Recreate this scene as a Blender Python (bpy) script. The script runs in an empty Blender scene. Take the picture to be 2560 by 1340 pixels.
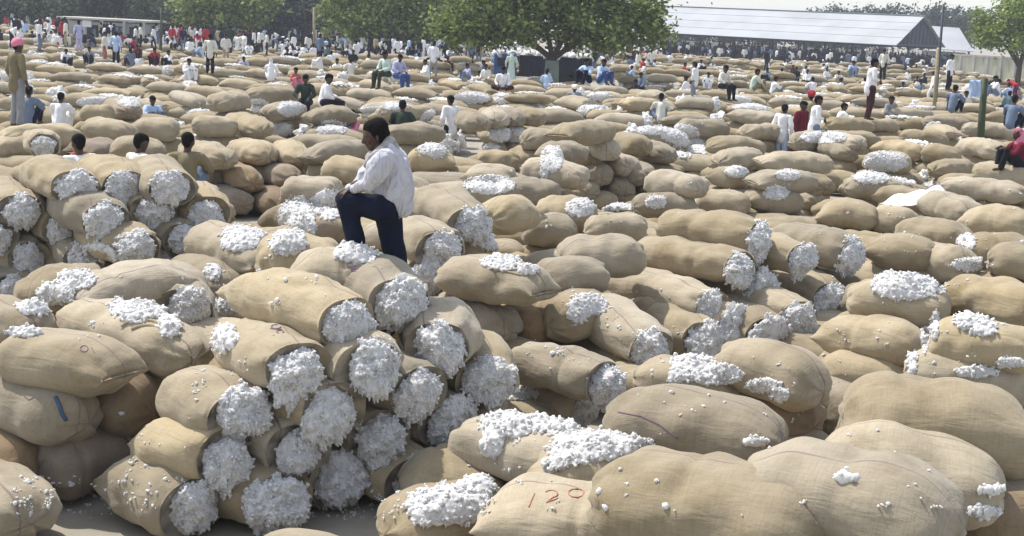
import bpy, bmesh, math, random
import numpy as np
from mathutils import Vector, Matrix, Quaternion
R = math.radians
rng = np.random.default_rng(7)
random.seed(7)
scene = bpy.context.scene
col = scene.collection

# ------------------------------------------------------------------ camera
F_PX, CX, CY = 3300.0, 1280.0, 670.0          # focal length and centre in photo pixels (2560 x 1340)
CAM = Vector((0, 0, 3.8))
PITCH, ROLL = R(10.66), R(2.9)
cam_d = bpy.data.cameras.new('camera'); cam = bpy.data.objects.new('camera', cam_d); col.objects.link(cam)
cam_d.sensor_width = 36; cam_d.lens = 36 * F_PX / 2560; cam_d.clip_end = 2000; cam_d.clip_start = .1
FW = Vector((0, math.cos(PITCH), -math.sin(PITCH))); R0 = Vector((1, 0, 0)); U0 = Vector((0, math.sin(PITCH), math.cos(PITCH)))
RT = R0 * math.cos(ROLL) + U0 * math.sin(ROLL); UP = -R0 * math.sin(ROLL) + U0 * math.cos(ROLL)
m = Matrix((RT, UP, -FW)).transposed().to_4x4(); m.translation = CAM; cam.matrix_world = m
scene.camera = cam

# ------------------------------------------------------------------ world, sun, exposure
SUN_EL, SUN_AZ = R(59), R(-58)                # azimuth from +Y towards +X: behind the scene, to the left
w = bpy.data.worlds.new('World'); scene.world = w; w.use_nodes = True
nt = w.node_tree; bg = nt.nodes['Background']
sky = nt.nodes.new('ShaderNodeTexSky'); sky.sky_type = 'NISHITA'; sky.sun_disc = False
sky.sun_elevation = SUN_EL; sky.sun_rotation = SUN_AZ; sky.dust_density = 1.2; sky.air_density = 1.0; sky.ozone_density = 1.0
hs = nt.nodes.new('ShaderNodeHueSaturation'); hs.inputs['Saturation'].default_value = .5      # a milky, dusty sky
nt.links.new(sky.outputs[0], hs.inputs['Color']); nt.links.new(hs.outputs[0], bg.inputs[0]); bg.inputs[1].default_value = .135
sd = bpy.data.lights.new('sun', 'SUN'); sun = bpy.data.objects.new('sun', sd); col.objects.link(sun)
sd.energy = 2.75; sd.angle = R(.9); sd.color = (1, .945, .86)
SV = Vector((math.sin(SUN_AZ) * math.cos(SUN_EL), math.cos(SUN_AZ) * math.cos(SUN_EL), math.sin(SUN_EL)))
sun.rotation_euler = (-SV).to_track_quat('-Z', 'Y').to_euler(); sun.location = (-20, 20, 30)
vs = scene.view_settings; vs.view_transform = 'Standard'; vs.look = 'None'; vs.gamma = 1; vs.exposure = .92

# ------------------------------------------------------------------ pixel helpers: a photo pixel becomes a point in the place
def ray(x, y): return FW + RT * ((x - CX) / F_PX) + UP * ((CY - y) / F_PX)
def P(x, y, z):
    d = ray(x, y); return CAM + d * ((z - CAM.z) / d.z)
def PD(x, y, Y):
    d = ray(x, y); return CAM + d * (Y / d.y)
def pix(p):
    d = Vector(p) - CAM; k = d.dot(FW)
    return CX + F_PX * d.dot(RT) / k, CY - F_PX * d.dot(UP) / k
def hor(x): return 48 + .0506 * (x - CX)

# ------------------------------------------------------------------ materials
MATS = {}
def nodes_of(name):
    mt = bpy.data.materials.new(name); mt.use_nodes = True
    return mt, mt.node_tree, mt.node_tree.nodes['Principled BSDF']
def N(t, kind, **kw):
    n = t.nodes.new('ShaderNode' + kind)
    for k, v in kw.items():
        if k in n.inputs: n.inputs[k].default_value = v
        else: setattr(n, k, v)
    return n
def ramp(t, stops):
    r = t.nodes.new('ShaderNodeValToRGB'); e = r.color_ramp.elements
    while len(e) < len(stops): e.new(.5)
    for i, (p, c) in enumerate(stops): e[i].position = p; e[i].color = (*c, 1)
    return r
def cmix(t, kind, fac, a, b):
    n = t.nodes.new('ShaderNodeMix'); n.data_type = 'RGBA'; n.blend_type = kind
    for s, v in ((0, fac), (6, a), (7, b)):
        if hasattr(v, 'is_output'): t.links.new(v, n.inputs[s])
        else: n.inputs[s].default_value = v if s == 0 else (*v, 1)
    return n.outputs[2]
def plain(name, c, rough=.8, var=.18, scale=6., bump=.0, bscale=20., metal=0., spec=.3):
    mt, t, b = nodes_of(name); L = t.links.new
    tc = N(t, 'TexCoord'); n = N(t, 'TexNoise', Scale=scale, Detail=4.); L(tc.outputs['Object'], n.inputs['Vector'])
    r = ramp(t, [(.3, tuple(x * (1 - var) for x in c)), (.7, tuple(min(1, x * (1 + var)) for x in c))])
    L(n.outputs[0], r.inputs[0]); L(r.outputs[0], b.inputs['Base Color'])
    b.inputs['Roughness'].default_value = rough; b.inputs['Metallic'].default_value = metal; b.inputs['Specular IOR Level'].default_value = spec
    if bump:
        n2 = N(t, 'TexNoise', Scale=bscale, Detail=4.); L(tc.outputs['Object'], n2.inputs['Vector'])
        bp = N(t, 'Bump', Strength=bump, Distance=.02); L(n2.outputs[0], bp.inputs['Height']); L(bp.outputs[0], b.inputs['Normal'])
    MATS[name] = mt; return mt
def burlap(name, c, stripe=True):
    mt, t, b = nodes_of(name); L = t.links.new
    tc = N(t, 'TexCoord'); oi = N(t, 'ObjectInfo')
    ofs = N(t, 'VectorMath', operation='ADD'); sc = N(t, 'VectorMath', operation='SCALE'); L(oi.outputs['Location'], sc.inputs[0]); sc.inputs['Scale'].default_value = 3.7
    L(tc.outputs['Object'], ofs.inputs[0]); L(sc.outputs[0], ofs.inputs[1])
    n1 = N(t, 'TexNoise', Scale=2.3, Detail=5., Roughness=.6); L(ofs.outputs[0], n1.inputs['Vector'])
    r1 = ramp(t, [(.25, tuple(x * k for x, k in zip(c, (.72, .68, .60)))), (.5, c), (.75, tuple(x * k for x, k in zip(c, (1.12, 1.12, 1.16))))])
    L(n1.outputs[0], r1.inputs[0]); cur = r1.outputs[0]
    # each sack has been out in the weather a different time
    hv = N(t, 'HueSaturation'); mr = N(t, 'MapRange'); L(oi.outputs['Random'], mr.inputs['Value']); mr.inputs['To Min'].default_value = .74; mr.inputs['To Max'].default_value = 1.14
    ms = N(t, 'MapRange'); mu = N(t, 'Math', operation='MULTIPLY'); L(oi.outputs['Random'], mu.inputs[0]); mu.inputs[1].default_value = 7.31
    fr = N(t, 'Math', operation='FRACT'); L(mu.outputs[0], fr.inputs[0]); L(fr.outputs[0], ms.inputs['Value']); ms.inputs['To Min'].default_value = .72; ms.inputs['To Max'].default_value = 1.08
    L(mr.outputs[0], hv.inputs['Value']); L(ms.outputs[0], hv.inputs['Saturation']); L(cur, hv.inputs['Color']); cur = hv.outputs[0]
    # coarse weave: warp and weft threads of uneven thickness
    sep = N(t, 'SeparateXYZ'); L(tc.outputs['Object'], sep.inputs[0])
    mp = N(t, 'Mapping'); mp.inputs['Scale'].default_value = (9, 105, 105); L(ofs.outputs[0], mp.inputs[0])
    nw = N(t, 'TexNoise', Scale=1., Detail=2.); L(mp.outputs[0], nw.inputs['Vector'])
    mp2 = N(t, 'Mapping'); mp2.inputs['Scale'].default_value = (105, 9, 9); L(ofs.outputs[0], mp2.inputs[0])
    nw2 = N(t, 'TexNoise', Scale=1., Detail=2.); L(mp2.outputs[0], nw2.inputs['Vector'])
    ad = N(t, 'Math', operation='ADD'); L(nw.outputs[0], ad.inputs[0]); L(nw2.outputs[0], ad.inputs[1])
    rw = ramp(t, [(.72, (.70, .68, .64)), (1., (1, 1, 1))]); hm = N(t, 'Math', operation='MULTIPLY'); L(ad.outputs[0], hm.inputs[0]); hm.inputs[1].default_value = .9
    L(hm.outputs[0], rw.inputs[0]); cur = cmix(t, 'MULTIPLY', .36, cur, rw.outputs[0])
    if stripe:   # dark marker thread along most sacks
        sh = N(t, 'MapRange'); L(fr.outputs[0], sh.inputs['Value']); sh.inputs['To Min'].default_value = -.16; sh.inputs['To Max'].default_value = .16
        wob = N(t, 'TexNoise', Scale=1.6, Detail=1.); L(ofs.outputs[0], wob.inputs['Vector'])
        wm = N(t, 'MapRange'); L(wob.outputs[0], wm.inputs['Value']); wm.inputs['To Min'].default_value = -.05; wm.inputs['To Max'].default_value = .05
        s1 = N(t, 'Math', operation='SUBTRACT'); L(sep.outputs[1], s1.inputs[0]); L(sh.outputs[0], s1.inputs[1])
        s2 = N(t, 'Math', operation='ADD'); L(s1.outputs[0], s2.inputs[0]); L(wm.outputs[0], s2.inputs[1])
        ab = N(t, 'Math', operation='ABSOLUTE'); L(s2.outputs[0], ab.inputs[0])
        lt = N(t, 'MapRange'); L(ab.outputs[0], lt.inputs['Value']); lt.inputs['From Min'].default_value = .004; lt.inputs['From Max'].default_value = .009; lt.inputs['To Min'].default_value = .75; lt.inputs['To Max'].default_value = 0
        cur = cmix(t, 'MIX', lt.outputs[0], cur, (.17, .12, .12))
    # smudges of dirt
    n3 = N(t, 'TexNoise', Scale=5.5, Detail=3.); L(ofs.outputs[0], n3.inputs['Vector'])
    r3 = ramp(t, [(.60, (0, 0, 0)), (.74, (1, 1, 1))]); L(n3.outputs[0], r3.inputs[0])
    f3 = N(t, 'Math', operation='MULTIPLY'); L(r3.outputs[0], f3.inputs[0]); f3.inputs[1].default_value = .35
    cur = cmix(t, 'MIX', f3.outputs[0], cur, tuple(x * .55 for x in c))
    L(cur, b.inputs['Base Color']); b.inputs['Roughness'].default_value = .9; b.inputs['Specular IOR Level'].default_value = .12
    b.inputs['Sheen Weight'].default_value = .15
    mp3 = N(t, 'Mapping'); mp3.inputs['Scale'].default_value = (3.2, 11, 11); L(ofs.outputs[0], mp3.inputs[0])
    nb = N(t, 'TexNoise', Scale=1., Detail=3., Distortion=.6); L(mp3.outputs[0], nb.inputs['Vector'])
    nb2 = N(t, 'TexNoise', Scale=9., Detail=3.); L(ofs.outputs[0], nb2.inputs['Vector'])
    bp = N(t, 'Bump', Strength=.28, Distance=.05); L(nb.outputs[0], bp.inputs['Height'])
    bp2 = N(t, 'Bump', Strength=.22, Distance=.025); L(nb2.outputs[0], bp2.inputs['Height']); L(bp.outputs[0], bp2.inputs['Normal'])
    bp3 = N(t, 'Bump', Strength=.3, Distance=.006); L(ad.outputs[0], bp3.inputs['Height']); L(bp2.outputs[0], bp3.inputs['Normal'])
    L(bp3.outputs[0], b.inputs['Normal']); MATS[name] = mt; return mt
def cottonmat():
    mt, t, b = nodes_of('raw_cotton'); L = t.links.new
    tc = N(t, 'TexCoord'); ge = N(t, 'NewGeometry')
    n = N(t, 'TexNoise', Scale=28., Detail=5., Roughness=.7); L(tc.outputs['Object'], n.inputs['Vector'])
    r = ramp(t, [(.27, (.60, .56, .48)), (.38, (.84, .84, .83)), (.65, (.92, .92, .92))]); L(n.outputs[0], r.inputs[0])
    r2 = ramp(t, [(0, (.90, .90, .90)), (1, (1, 1, 1))]); L(ge.outputs['Random Per Island'], r2.inputs[0])
    L(cmix(t, 'MULTIPLY', 1, r.outputs[0], r2.outputs[0]), b.inputs['Base Color']); b.inputs['Roughness'].default_value = 1; b.inputs['Specular IOR Level'].default_value = .0
    b.inputs['Subsurface Weight'].default_value = .55; b.inputs['Subsurface Radius'].default_value = (.022, .022, .021); b.inputs['Subsurface Scale'].default_value = 1.
    n2 = N(t, 'TexNoise', Scale=75., Detail=4., Roughness=.7); L(tc.outputs['Object'], n2.inputs['Vector'])
    bp = N(t, 'Bump', Strength=.7, Distance=.010); L(n2.outputs[0], bp.inputs['Height']); L(bp.outputs[0], b.inputs['Normal'])
    tr = N(t, 'BsdfTranslucent'); tr.inputs[0].default_value = (.9, .9, .9, 1); mx = N(t, 'MixShader'); mx.inputs[0].default_value = .32      # light passes through the fibres
    L(b.outputs[0], mx.inputs[1]); L(tr.outputs[0], mx.inputs[2]); L(mx.outputs[0], t.nodes['Material Output'].inputs[0])
    MATS['cotton'] = mt; return mt
BURLAP = burlap('burlap', (.365, .302, .200)); BURLAP_BROWN_SHADE = burlap('brown_and_shade_burlap', (.27, .20, .125), False)  # darker copy: brown sacks, and shade painted into those lying in shade
COTTON = cottonmat()
def leafmat(name, c1, c2):
    mt, t, b = nodes_of(name); L = t.links.new
    ge = N(t, 'NewGeometry'); tc = N(t, 'TexCoord')
    r = ramp(t, [(0, c1), (1, c2)]); n = N(t, 'TexNoise', Scale=.55, Detail=3.); L(tc.outputs['Object'], n.inputs['Vector'])
    ad = N(t, 'Math', operation='ADD'); L(n.outputs[0], ad.inputs[0]); L(ge.outputs['Random Per Island'], ad.inputs[1])
    hf = N(t, 'Math', operation='MULTIPLY_ADD'); L(ad.outputs[0], hf.inputs[0]); hf.inputs[1].default_value = .9; hf.inputs[2].default_value = -.4
    L(hf.outputs[0], r.inputs[0]); L(r.outputs[0], b.inputs['Base Color']); b.inputs['Roughness'].default_value = .6
    b.inputs['Specular IOR Level'].default_value = .3
    tr = N(t, 'BsdfTranslucent'); L(r.outputs[0], tr.inputs[0]); mx = N(t, 'MixShader'); mx.inputs[0].default_value = .35
    L(b.outputs[0], mx.inputs[1]); L(tr.outputs[0], mx.inputs[2]); L(mx.outputs[0], t.nodes['Material Output'].inputs[0]); return mt
plain('ground_dust', (.30, .275, .225), .95, .25, 1.3, .3, 9.)
plain('skin', (.072, .041, .028), .5, .15, 9.); plain('hair', (.008, .0075, .008), .9, .2, 30., .4, 60., spec=.08)
for nm, c in dict(white=(.78, .78, .80), offwhite=(.66, .64, .58), sky_blue=(.42, .54, .74), pale_green=(.50, .60, .54), lilac=(.42, .42, .62), slate=(.15, .19, .27), olive=(.20, .17, .105),
                  dark_green=(.035, .05, .04), navy=(.011, .014, .030), black=(.014, .015, .02), maroon=(.055, .022, .028), red=(.36, .035, .045), rust=(.40, .13, .09), grey=(.25, .26, .28),
                  khaki=(.34, .29, .19), pink=(.66, .23, .33), blue=(.05, .09, .25), teal=(.10, .17, .19), wine=(.13, .016, .03)).items():
    plain('cloth_' + nm, c, .9, .12, 7., .35, 14., spec=.1)
mt, t, b_ = nodes_of('cloth_shirt'); tc = N(t, 'TexCoord'); mp = N(t, 'Mapping'); mp.inputs['Scale'].default_value = (1, 1, .4); mp.inputs['Rotation'].default_value = (.2, .5, 0); t.links.new(tc.outputs['Object'], mp.inputs[0])
nz = N(t, 'TexNoise', Scale=7.5, Detail=2., Distortion=1.6); t.links.new(mp.outputs[0], nz.inputs['Vector']); bp = N(t, 'Bump', Strength=1., Distance=.07); t.links.new(nz.outputs[0], bp.inputs['Height']); t.links.new(bp.outputs[0], b_.inputs['Normal'])
b_.inputs['Base Color'].default_value = (.52, .52, .57, 1); b_.inputs['Roughness'].default_value = .9; b_.inputs['Specular IOR Level'].default_value = .1; MATS['cloth_shirt'] = mt
plain('cloth_towel', (.36, .34, .33), .95, .25, 14., .5, 16., spec=.05)
plain('bark', (.075, .058, .045), .9, .3, 5., .5, 12.); plain('pole_wood', (.27, .23, .15), .85, .25, 6., .3, 20.); plain('green_paint', (.04, .058, .026), .6, .3, 5.)
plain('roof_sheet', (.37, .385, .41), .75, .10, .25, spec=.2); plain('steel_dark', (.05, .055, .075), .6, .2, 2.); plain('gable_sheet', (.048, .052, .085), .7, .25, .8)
plain('plaster_cream', (.42, .41, .38), .9, .2, 1.2); plain('plaster_grey', (.30, .30, .32), .9, .2, 1.); plain('dark_opening', (.03, .035, .05), .8, .2, 3.)
plain('lorry_blue', (.045, .10, .32), .45, .25, 1.5); plain('lorry_navy', (.013, .018, .045), .6, .4, 1.2); plain('tyre', (.02, .02, .02), .8); plain('cover_grey', (.24, .28, .24), .9, .2, 2.)
plain('mark_red', (.40, .19, .12), .9, .2, 30.); plain('mark_purple', (.19, .13, .17), .9, .2, 30.); plain('cord_blue', (.05, .09, .16), .7); plain('shoe', (.02, .017, .016), .5)
plain('sheet_white', (.8, .8, .82), .8, .05); plain('patch_green', (.20, .225, .165), .9, .3, 12.)

# ------------------------------------------------------------------ object helpers
def tag(o, label=None, cat=None, group=None, kind=None):
    if label: o['label'] = label
    if cat: o['category'] = cat
    if group: o['group'] = group
    if kind: o['kind'] = kind
    return o
def link(o, parent=None):
    col.objects.link(o)
    if parent is not None: o.parent = parent
    return o
def mesh_np(name, v, f, smooth=True, mats=(), mi=None):
    """v (n,3), f (m,k) all of one size, or list of such"""
    me = bpy.data.meshes.new(name); v = np.asarray(v, np.float32)
    fs = f if isinstance(f, list) else [f]
    fs = [np.asarray(q, np.int32) for q in fs if len(q)]
    loops = np.concatenate([q.ravel() for q in fs]); tot = np.concatenate([np.full(len(q), q.shape[1], np.int32) for q in fs])
    st = np.concatenate([[0], np.cumsum(tot)[:-1]]).astype(np.int32)
    me.vertices.add(len(v)); me.vertices.foreach_set('co', v.ravel()); me.loops.add(len(loops)); me.loops.foreach_set('vertex_index', loops)
    me.polygons.add(len(tot)); me.polygons.foreach_set('loop_start', st); me.polygons.foreach_set('loop_total', tot)
    if smooth: me.polygons.foreach_set('use_smooth', np.ones(len(tot), bool))
    for mm in mats: me.materials.append(mm)
    if mi is not None: me.polygons.foreach_set('material_index', np.asarray(mi, np.int32))
    me.update(); me.validate(); return me
class MB:                                   # collects boxes, tubes and polygons into one mesh
    def __init__(s): s.v = []; s.f = []
    def add(s, v, f):
        o = len(s.v); s.v += [tuple(p) for p in v]; s.f += [tuple(i + o for i in q) for q in f]
    def hexa(s, p):                         # 8 corners: bottom ring then top ring
        s.add(p, [(3, 2, 1, 0), (4, 5, 6, 7), (0, 1, 5, 4), (1, 2, 6, 5), (2, 3, 7, 6), (3, 0, 4, 7)])
    def box(s, c, sx, sy, sz, ux=Vector((1, 0, 0)), uy=Vector((0, 1, 0)), uz=Vector((0, 0, 1))):
        c = Vector(c); q = [(-1, -1), (1, -1), (1, 1), (-1, 1)]
        s.hexa([c + ux * (a * sx / 2) + uy * (b * sy / 2) + uz * (k * sz / 2) for k in (-1, 1) for a, b in q])
    def tube(s, pts, rad, n=8):
        pts = [Vector(p) for p in pts]; rad = rad if hasattr(rad, '__len__') else [rad] * len(pts); vv = []; ff = []
        a = None
        for i, p in enumerate(pts):
            d = (pts[min(i + 1, len(pts) - 1)] - pts[max(i - 1, 0)]).normalized()
            if a is None: a = d.orthogonal().normalized()
            a = (a - d * a.dot(d)).normalized(); b = d.cross(a)
            vv += [p + (a * math.cos(2 * math.pi * k / n) + b * math.sin(2 * math.pi * k / n)) * rad[i] for k in range(n)]
        for i in range(len(pts) - 1):
            for k in range(n): ff.append((i * n + k, i * n + (k + 1) % n, (i + 1) * n + (k + 1) % n, (i + 1) * n + k))
        ff.append(tuple(range(n))[::-1]); ff.append(tuple((len(pts) - 1) * n + k for k in range(n))); s.add(vv, ff)
    def build(s, name, mat, parent=None, smooth=False, bevel=0, org=None):
        v = [Vector(p) - org for p in s.v] if org is not None else s.v
        me = bpy.data.meshes.new(name); me.from_pydata(v, [], s.f)
        bm = bmesh.new(); bm.from_mesh(me)
        if bevel: bmesh.ops.bevel(bm, geom=bm.edges[:], offset=bevel, segments=1, affect='EDGES')
        bmesh.ops.recalc_face_normals(bm, faces=bm.faces[:]); bm.to_mesh(me); bm.free()
        me.materials.append(MATS[mat] if isinstance(mat, str) else mat)
        if smooth: me.polygons.foreach_set('use_smooth', [True] * len(me.polygons))
        o = bpy.data.objects.new(name, me); return link(o, parent)
def empty(name, loc, rz=0):
    o = bpy.data.objects.new(name, None); o.location = loc; o.rotation_euler.z = rz; o.empty_display_size = .2; return link(o)

class Wob:                                  # smooth 3-D noise as a sum of sines
    def __init__(s, seed, n=14, lo=1., hi=4.):
        g = np.random.default_rng(seed); d = g.normal(size=(n, 3)); d /= np.linalg.norm(d, axis=1)[:, None]
        s.k = d * (lo * (hi / lo) ** g.random(n))[:, None] * 2 * math.pi; s.p = g.random(n) * 6.28; s.a = 1 / np.sqrt(n / 2)
    def __call__(s, v): return np.sin(v @ s.k.T + s.p).sum(1) * s.a * .7

# ------------------------------------------------------------------ sacks
def sack_mesh(seed, L, w, h, kind, nu=46, nt=32, name='cotton_sack', mat=None):
    g = np.random.default_rng(seed)
    u = np.sin(np.linspace(-1, 1, nu) * math.pi / 2 * .985); u = np.sign(u) * (np.abs(u) * .55 + np.abs(np.linspace(-1, 1, nu)) * .45); u /= np.abs(u).max()
    th = np.linspace(0, 2 * math.pi, nt, endpoint=False)
    e1 = 'pillow' if kind in 'p' else 'round'; e2 = {'c': 'round', 'p': 'pillow', 'q': 'pillow', 'o': 'open', 'b': 'round'}[kind]
    if kind == 'o' and g.random() < .5: e1 = 'pillow'
    if kind == 'c' and g.random() < .3: e1 = 'pillow'
    def prof(a, e):
        if e == 'round': return (1 - a ** 6.) ** .44 * (1 - .04 * a), (1 - a ** 4.4) ** .47
        if e == 'pillow': return .80 + .20 * (1 - a ** 3), np.maximum((1 - a ** 3.0) ** .60, .05)
        return 1 - .20 * a ** 4, 1 - .16 * a ** 3
    a = np.abs(u); W = np.empty(nu); H = np.empty(nu)
    for sgn, e in ((-1, e1), (1, e2)):
        k = (u < 0) if sgn < 0 else (u >= 0); pw, ph = prof(a[k], e); W[k] = pw; H[k] = ph
    cs, sn = np.cos(th), np.sin(th); ex = .86
    cy = np.sign(cs) * np.abs(cs) ** ex; sz = np.sign(sn) * np.abs(sn) ** ex
    X = np.repeat((u * L / 2)[:, None], nt, 1); Y = w * W[:, None] * cy[None]; Z = h * H[:, None] * sz[None]
    Z = np.where(Z < 0, Z * .90, Z)
    for sgn, e in ((-1, e1), (1, e2)):
        if e == 'pillow':                                       # corners stick out like ears
            k = (u * sgn > 0)[:, None]; X = X + np.where(k, sgn * .055 * (a[:, None] ** 6) * (Y / w) ** 2, 0)
    v = np.stack([X, Y, Z], -1).reshape(-1, 3); c0 = np.stack([X * .8, X * 0, X * 0], -1).reshape(-1, 3)
    nrm = v - c0; nrm /= np.linalg.norm(nrm, axis=1)[:, None] + 1e-9
    n1 = Wob(seed, 12, .7, 1.6); n2 = Wob(seed + 999, 14, 2., 4.5); n3 = Wob(seed + 555, 12, 5, 9)
    d = .023 * n1(v) + .014 * n2(v) + .006 * n3(v * np.array([.6, 1.3, 1.3]))
    uu = np.repeat(u, nt); tt = np.tile(th, nu); ph = g.random(4) * 6.28
    en = np.clip((np.abs(uu) - .45) / .5, 0, 1) ** 1.5
    d += en * (.014 * np.cos(tt * int(g.integers(6, 9)) + ph[0] + 2 * uu) + .009 * np.cos(tt * int(g.integers(10, 14)) + ph[1])) * np.where(np.abs(uu) > .985, .3, 1)
    if g.random() < .6:                                          # a dent where a rope or a neighbour presses
        c = g.uniform(-.5, .5); d -= .022 * np.exp(-((uu - c - .06 * np.sin(tt + ph[2])) / .05) ** 2) * (.6 + .4 * np.sin(tt + ph[3]))
    v = v + nrm * d[:, None] * np.where(np.abs(uu) > .985, .35, 1)[:, None]
    v[:, 2] -= g.uniform(.0, .045) * uu ** 2; v[:, 1] += g.uniform(-.05, .05) * uu ** 2; v[:, 2] += g.uniform(-.02, .02) * uu
    i, k = np.meshgrid(np.arange(nu - 1), np.arange(nt), indexing='ij'); k2 = (k + 1) % nt
    q = np.stack([i * nt + k, (i + 1) * nt + k, (i + 1) * nt + k2, i * nt + k2], -1).reshape(-1, 4)[:, ::-1]
    capL = v[:nt].mean(0); capR = v[-nt:].mean(0)
    if e2 == 'open': capR = capR - np.array([.10, 0, 0])
    nv = len(v); v = np.vstack([v, capL, capR]); kk = np.arange(nt); k3 = (kk + 1) % nt
    t1 = np.stack([np.full(nt, nv), k3, kk], -1)[:, ::-1]; t2 = np.stack([np.full(nt, nv + 1), (nu - 1) * nt + kk, (nu - 1) * nt + k3], -1)[:, ::-1]
    return mesh_np(name, v, [q, t1, t2], mats=[mat or BURLAP])

_ico = {}
def ico(sub):
    if sub not in _ico:
        bm = bmesh.new(); bmesh.ops.create_icosphere(bm, subdivisions=sub, radius=1); bm.verts.ensure_lookup_table()
        _ico[sub] = (np.array([p.co for p in bm.verts]), np.array([[x.index for x in f.verts] for f in bm.faces])); bm.free()
    return _ico[sub]
def tufts(pts, rads, seed, stretch=None, sub=1, jt=.4, sq=(.65, 1.35)):
    """many small ragged blobs as one vertex / face array"""
    g = np.random.default_rng(seed); bv, bf = ico(sub); n = len(pts); k = len(bv)
    jit = 1 + g.uniform(-jt, jt, (n, k, 1)); v = bv[None] * jit * rads[:, None, None]
    sc = g.uniform(*sq, (n, 1, 3)); v = v * sc
    ax = g.normal(size=(n, 3)); ax /= np.linalg.norm(ax, axis=1)[:, None]; an = g.random(n) * 6.28
    c, s = np.cos(an)[:, None, None], np.sin(an)[:, None, None]; A = ax[:, None, :]
    v = v * c + np.cross(np.broadcast_to(A, v.shape), v) * s + A * (v * A).sum(-1, keepdims=True) * (1 - c)
    if stretch is not None: v[:, :, 2] *= stretch[:, None]
    v = v + pts[:, None]
    f = bf[None] + (np.arange(n) * k)[:, None, None]
    return v.reshape(-1, 3), f.reshape(-1, 3)
def soft(name, v, f, vox, it=1, fuzz=0, fr_=.009):
    """tufts matted together into one lumpy mass"""
    me = mesh_np(name, v, f); o = bpy.data.objects.new('tmp', me); col.objects.link(o); md = o.modifiers.new('r', 'REMESH'); md.mode = 'VOXEL'; md.voxel_size = vox; md.use_smooth_shade = True
    if it: ms = o.modifiers.new('s', 'SMOOTH'); ms.factor = .45; ms.iterations = it
    out = bpy.data.meshes.new_from_object(o.evaluated_get(bpy.context.evaluated_depsgraph_get())); bpy.data.objects.remove(o); bpy.data.meshes.remove(me)
    if fuzz:                                                     # small locks standing out of the mass
        g = np.random.default_rng(len(out.vertices)); a = np.empty(len(out.vertices) * 3, np.float32); out.vertices.foreach_get('co', a); a = a.reshape(-1, 3); lp = np.empty(len(out.loops), np.int32); out.loops.foreach_get('vertex_index', lp)
        k = g.integers(0, len(a), fuzz); tv, tf = tufts(a[k], fr_ * g.uniform(.5, 1.6, fuzz), int(g.integers(1e6)), None, 1, .55, (.4, 1.9)); bpy.data.meshes.remove(out); out = mesh_np(name, np.vstack([a, tv]), [lp.reshape(-1, 4), tf + len(a)])
    out.name = name; out.materials.clear(); out.materials.append(COTTON); out.polygons.foreach_set('use_smooth', [True] * len(out.polygons)); return out
def mouth_mesh(seed, nt=1000, sub=4, r=.0135):
    """cotton bulging out of an open sack mouth along +X, ragged and hanging at its lower edge; about .5 wide, .44 high"""
    g = np.random.default_rng(seed); bv, bf = ico(sub); v = bv * np.array([.17, .25, .215])
    v[:, 0] = np.where(v[:, 0] < 0, v[:, 0] * .5, v[:, 0])
    b = bv / np.linalg.norm(bv, axis=1)[:, None]
    d = .030 * Wob(seed, 12, .9, 2.2)(b * .5) + .020 * Wob(seed + 5, 16, 2.5, 5)(b * .5) + .013 * Wob(seed + 9, 20, 6, 12)(b * .5)
    v = v + b * d[:, None]
    low = np.clip(-b[:, 2], 0, 1); v[:, 2] -= low ** 2 * (.03 + .03 * np.sin(v[:, 1] * 40 + seed) + .02 * np.sin(v[:, 1] * 77 + 2 * seed)); 
    pts = g.normal(size=(nt * 3, 3)); pts /= np.linalg.norm(pts, axis=1)[:, None]; pts = pts[pts[:, 0] > -.25][:nt]
    near = np.argmax(pts @ b.T, axis=1); pp = v[near] + pts * .003
    st = np.where(pts[:, 2] < -.3, g.uniform(1., 2.0, len(pts)), 1); rr = r * g.uniform(.45, 1.25, len(pts))
    edge = g.normal(size=(60, 3)); edge[:, 0] = g.uniform(.0, .5, 60); edge[:, 2] = -np.abs(edge[:, 2]) - .3; edge /= np.linalg.norm(edge, axis=1)[:, None]
    pe = v[np.argmax(edge @ b.T, axis=1)] + np.array([0, 0, -.03]); re = r * g.uniform(.5, 1.1, 60); se = g.uniform(1.5, 3.2, 60)
    tv, tf = tufts(np.vstack([pp, pe]), np.concatenate([rr, re]), seed, np.concatenate([st, se]))
    v2 = np.vstack([v, tv]); f2 = np.vstack([bf, tf + len(v)])
    return soft('cotton_filling', v2, f2, .0085 if sub > 3 else .02, 1, 900 if sub > 3 else 60, .0085 if sub > 3 else .02)
MOUTH = [mouth_mesh(100 + i) for i in range(9)]
MOUTH_FAR = [mouth_mesh(200 + i, 30, 2, .045) for i in range(5)]
def cap_mesh(seed, n, sub=1):
    """loose cotton lying over the top of a sack"""
    g = np.random.default_rng(seed); p = np.clip(g.normal(size=(n, 2)), -1.7, 1.7) * np.array([.24, .14]); z = -.55 * p[:, 1] ** 2 - .05 * p[:, 0] ** 2 + g.uniform(0, .05, n) * np.exp(-(p ** 2).sum(1) * 9)
    tv, tf = tufts(np.column_stack([p, z]), g.uniform(.022, .05, n), seed, None, sub); return soft('cotton_filling', tv, tf, .015)
CAPS = [cap_mesh(300 + i, 130) for i in range(5)]
FARSACK = [sack_mesh(400 + i, 1.42, .33, .25, 'ccqcbp'[i % 6], 20, 14) for i in range(9)]

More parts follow.
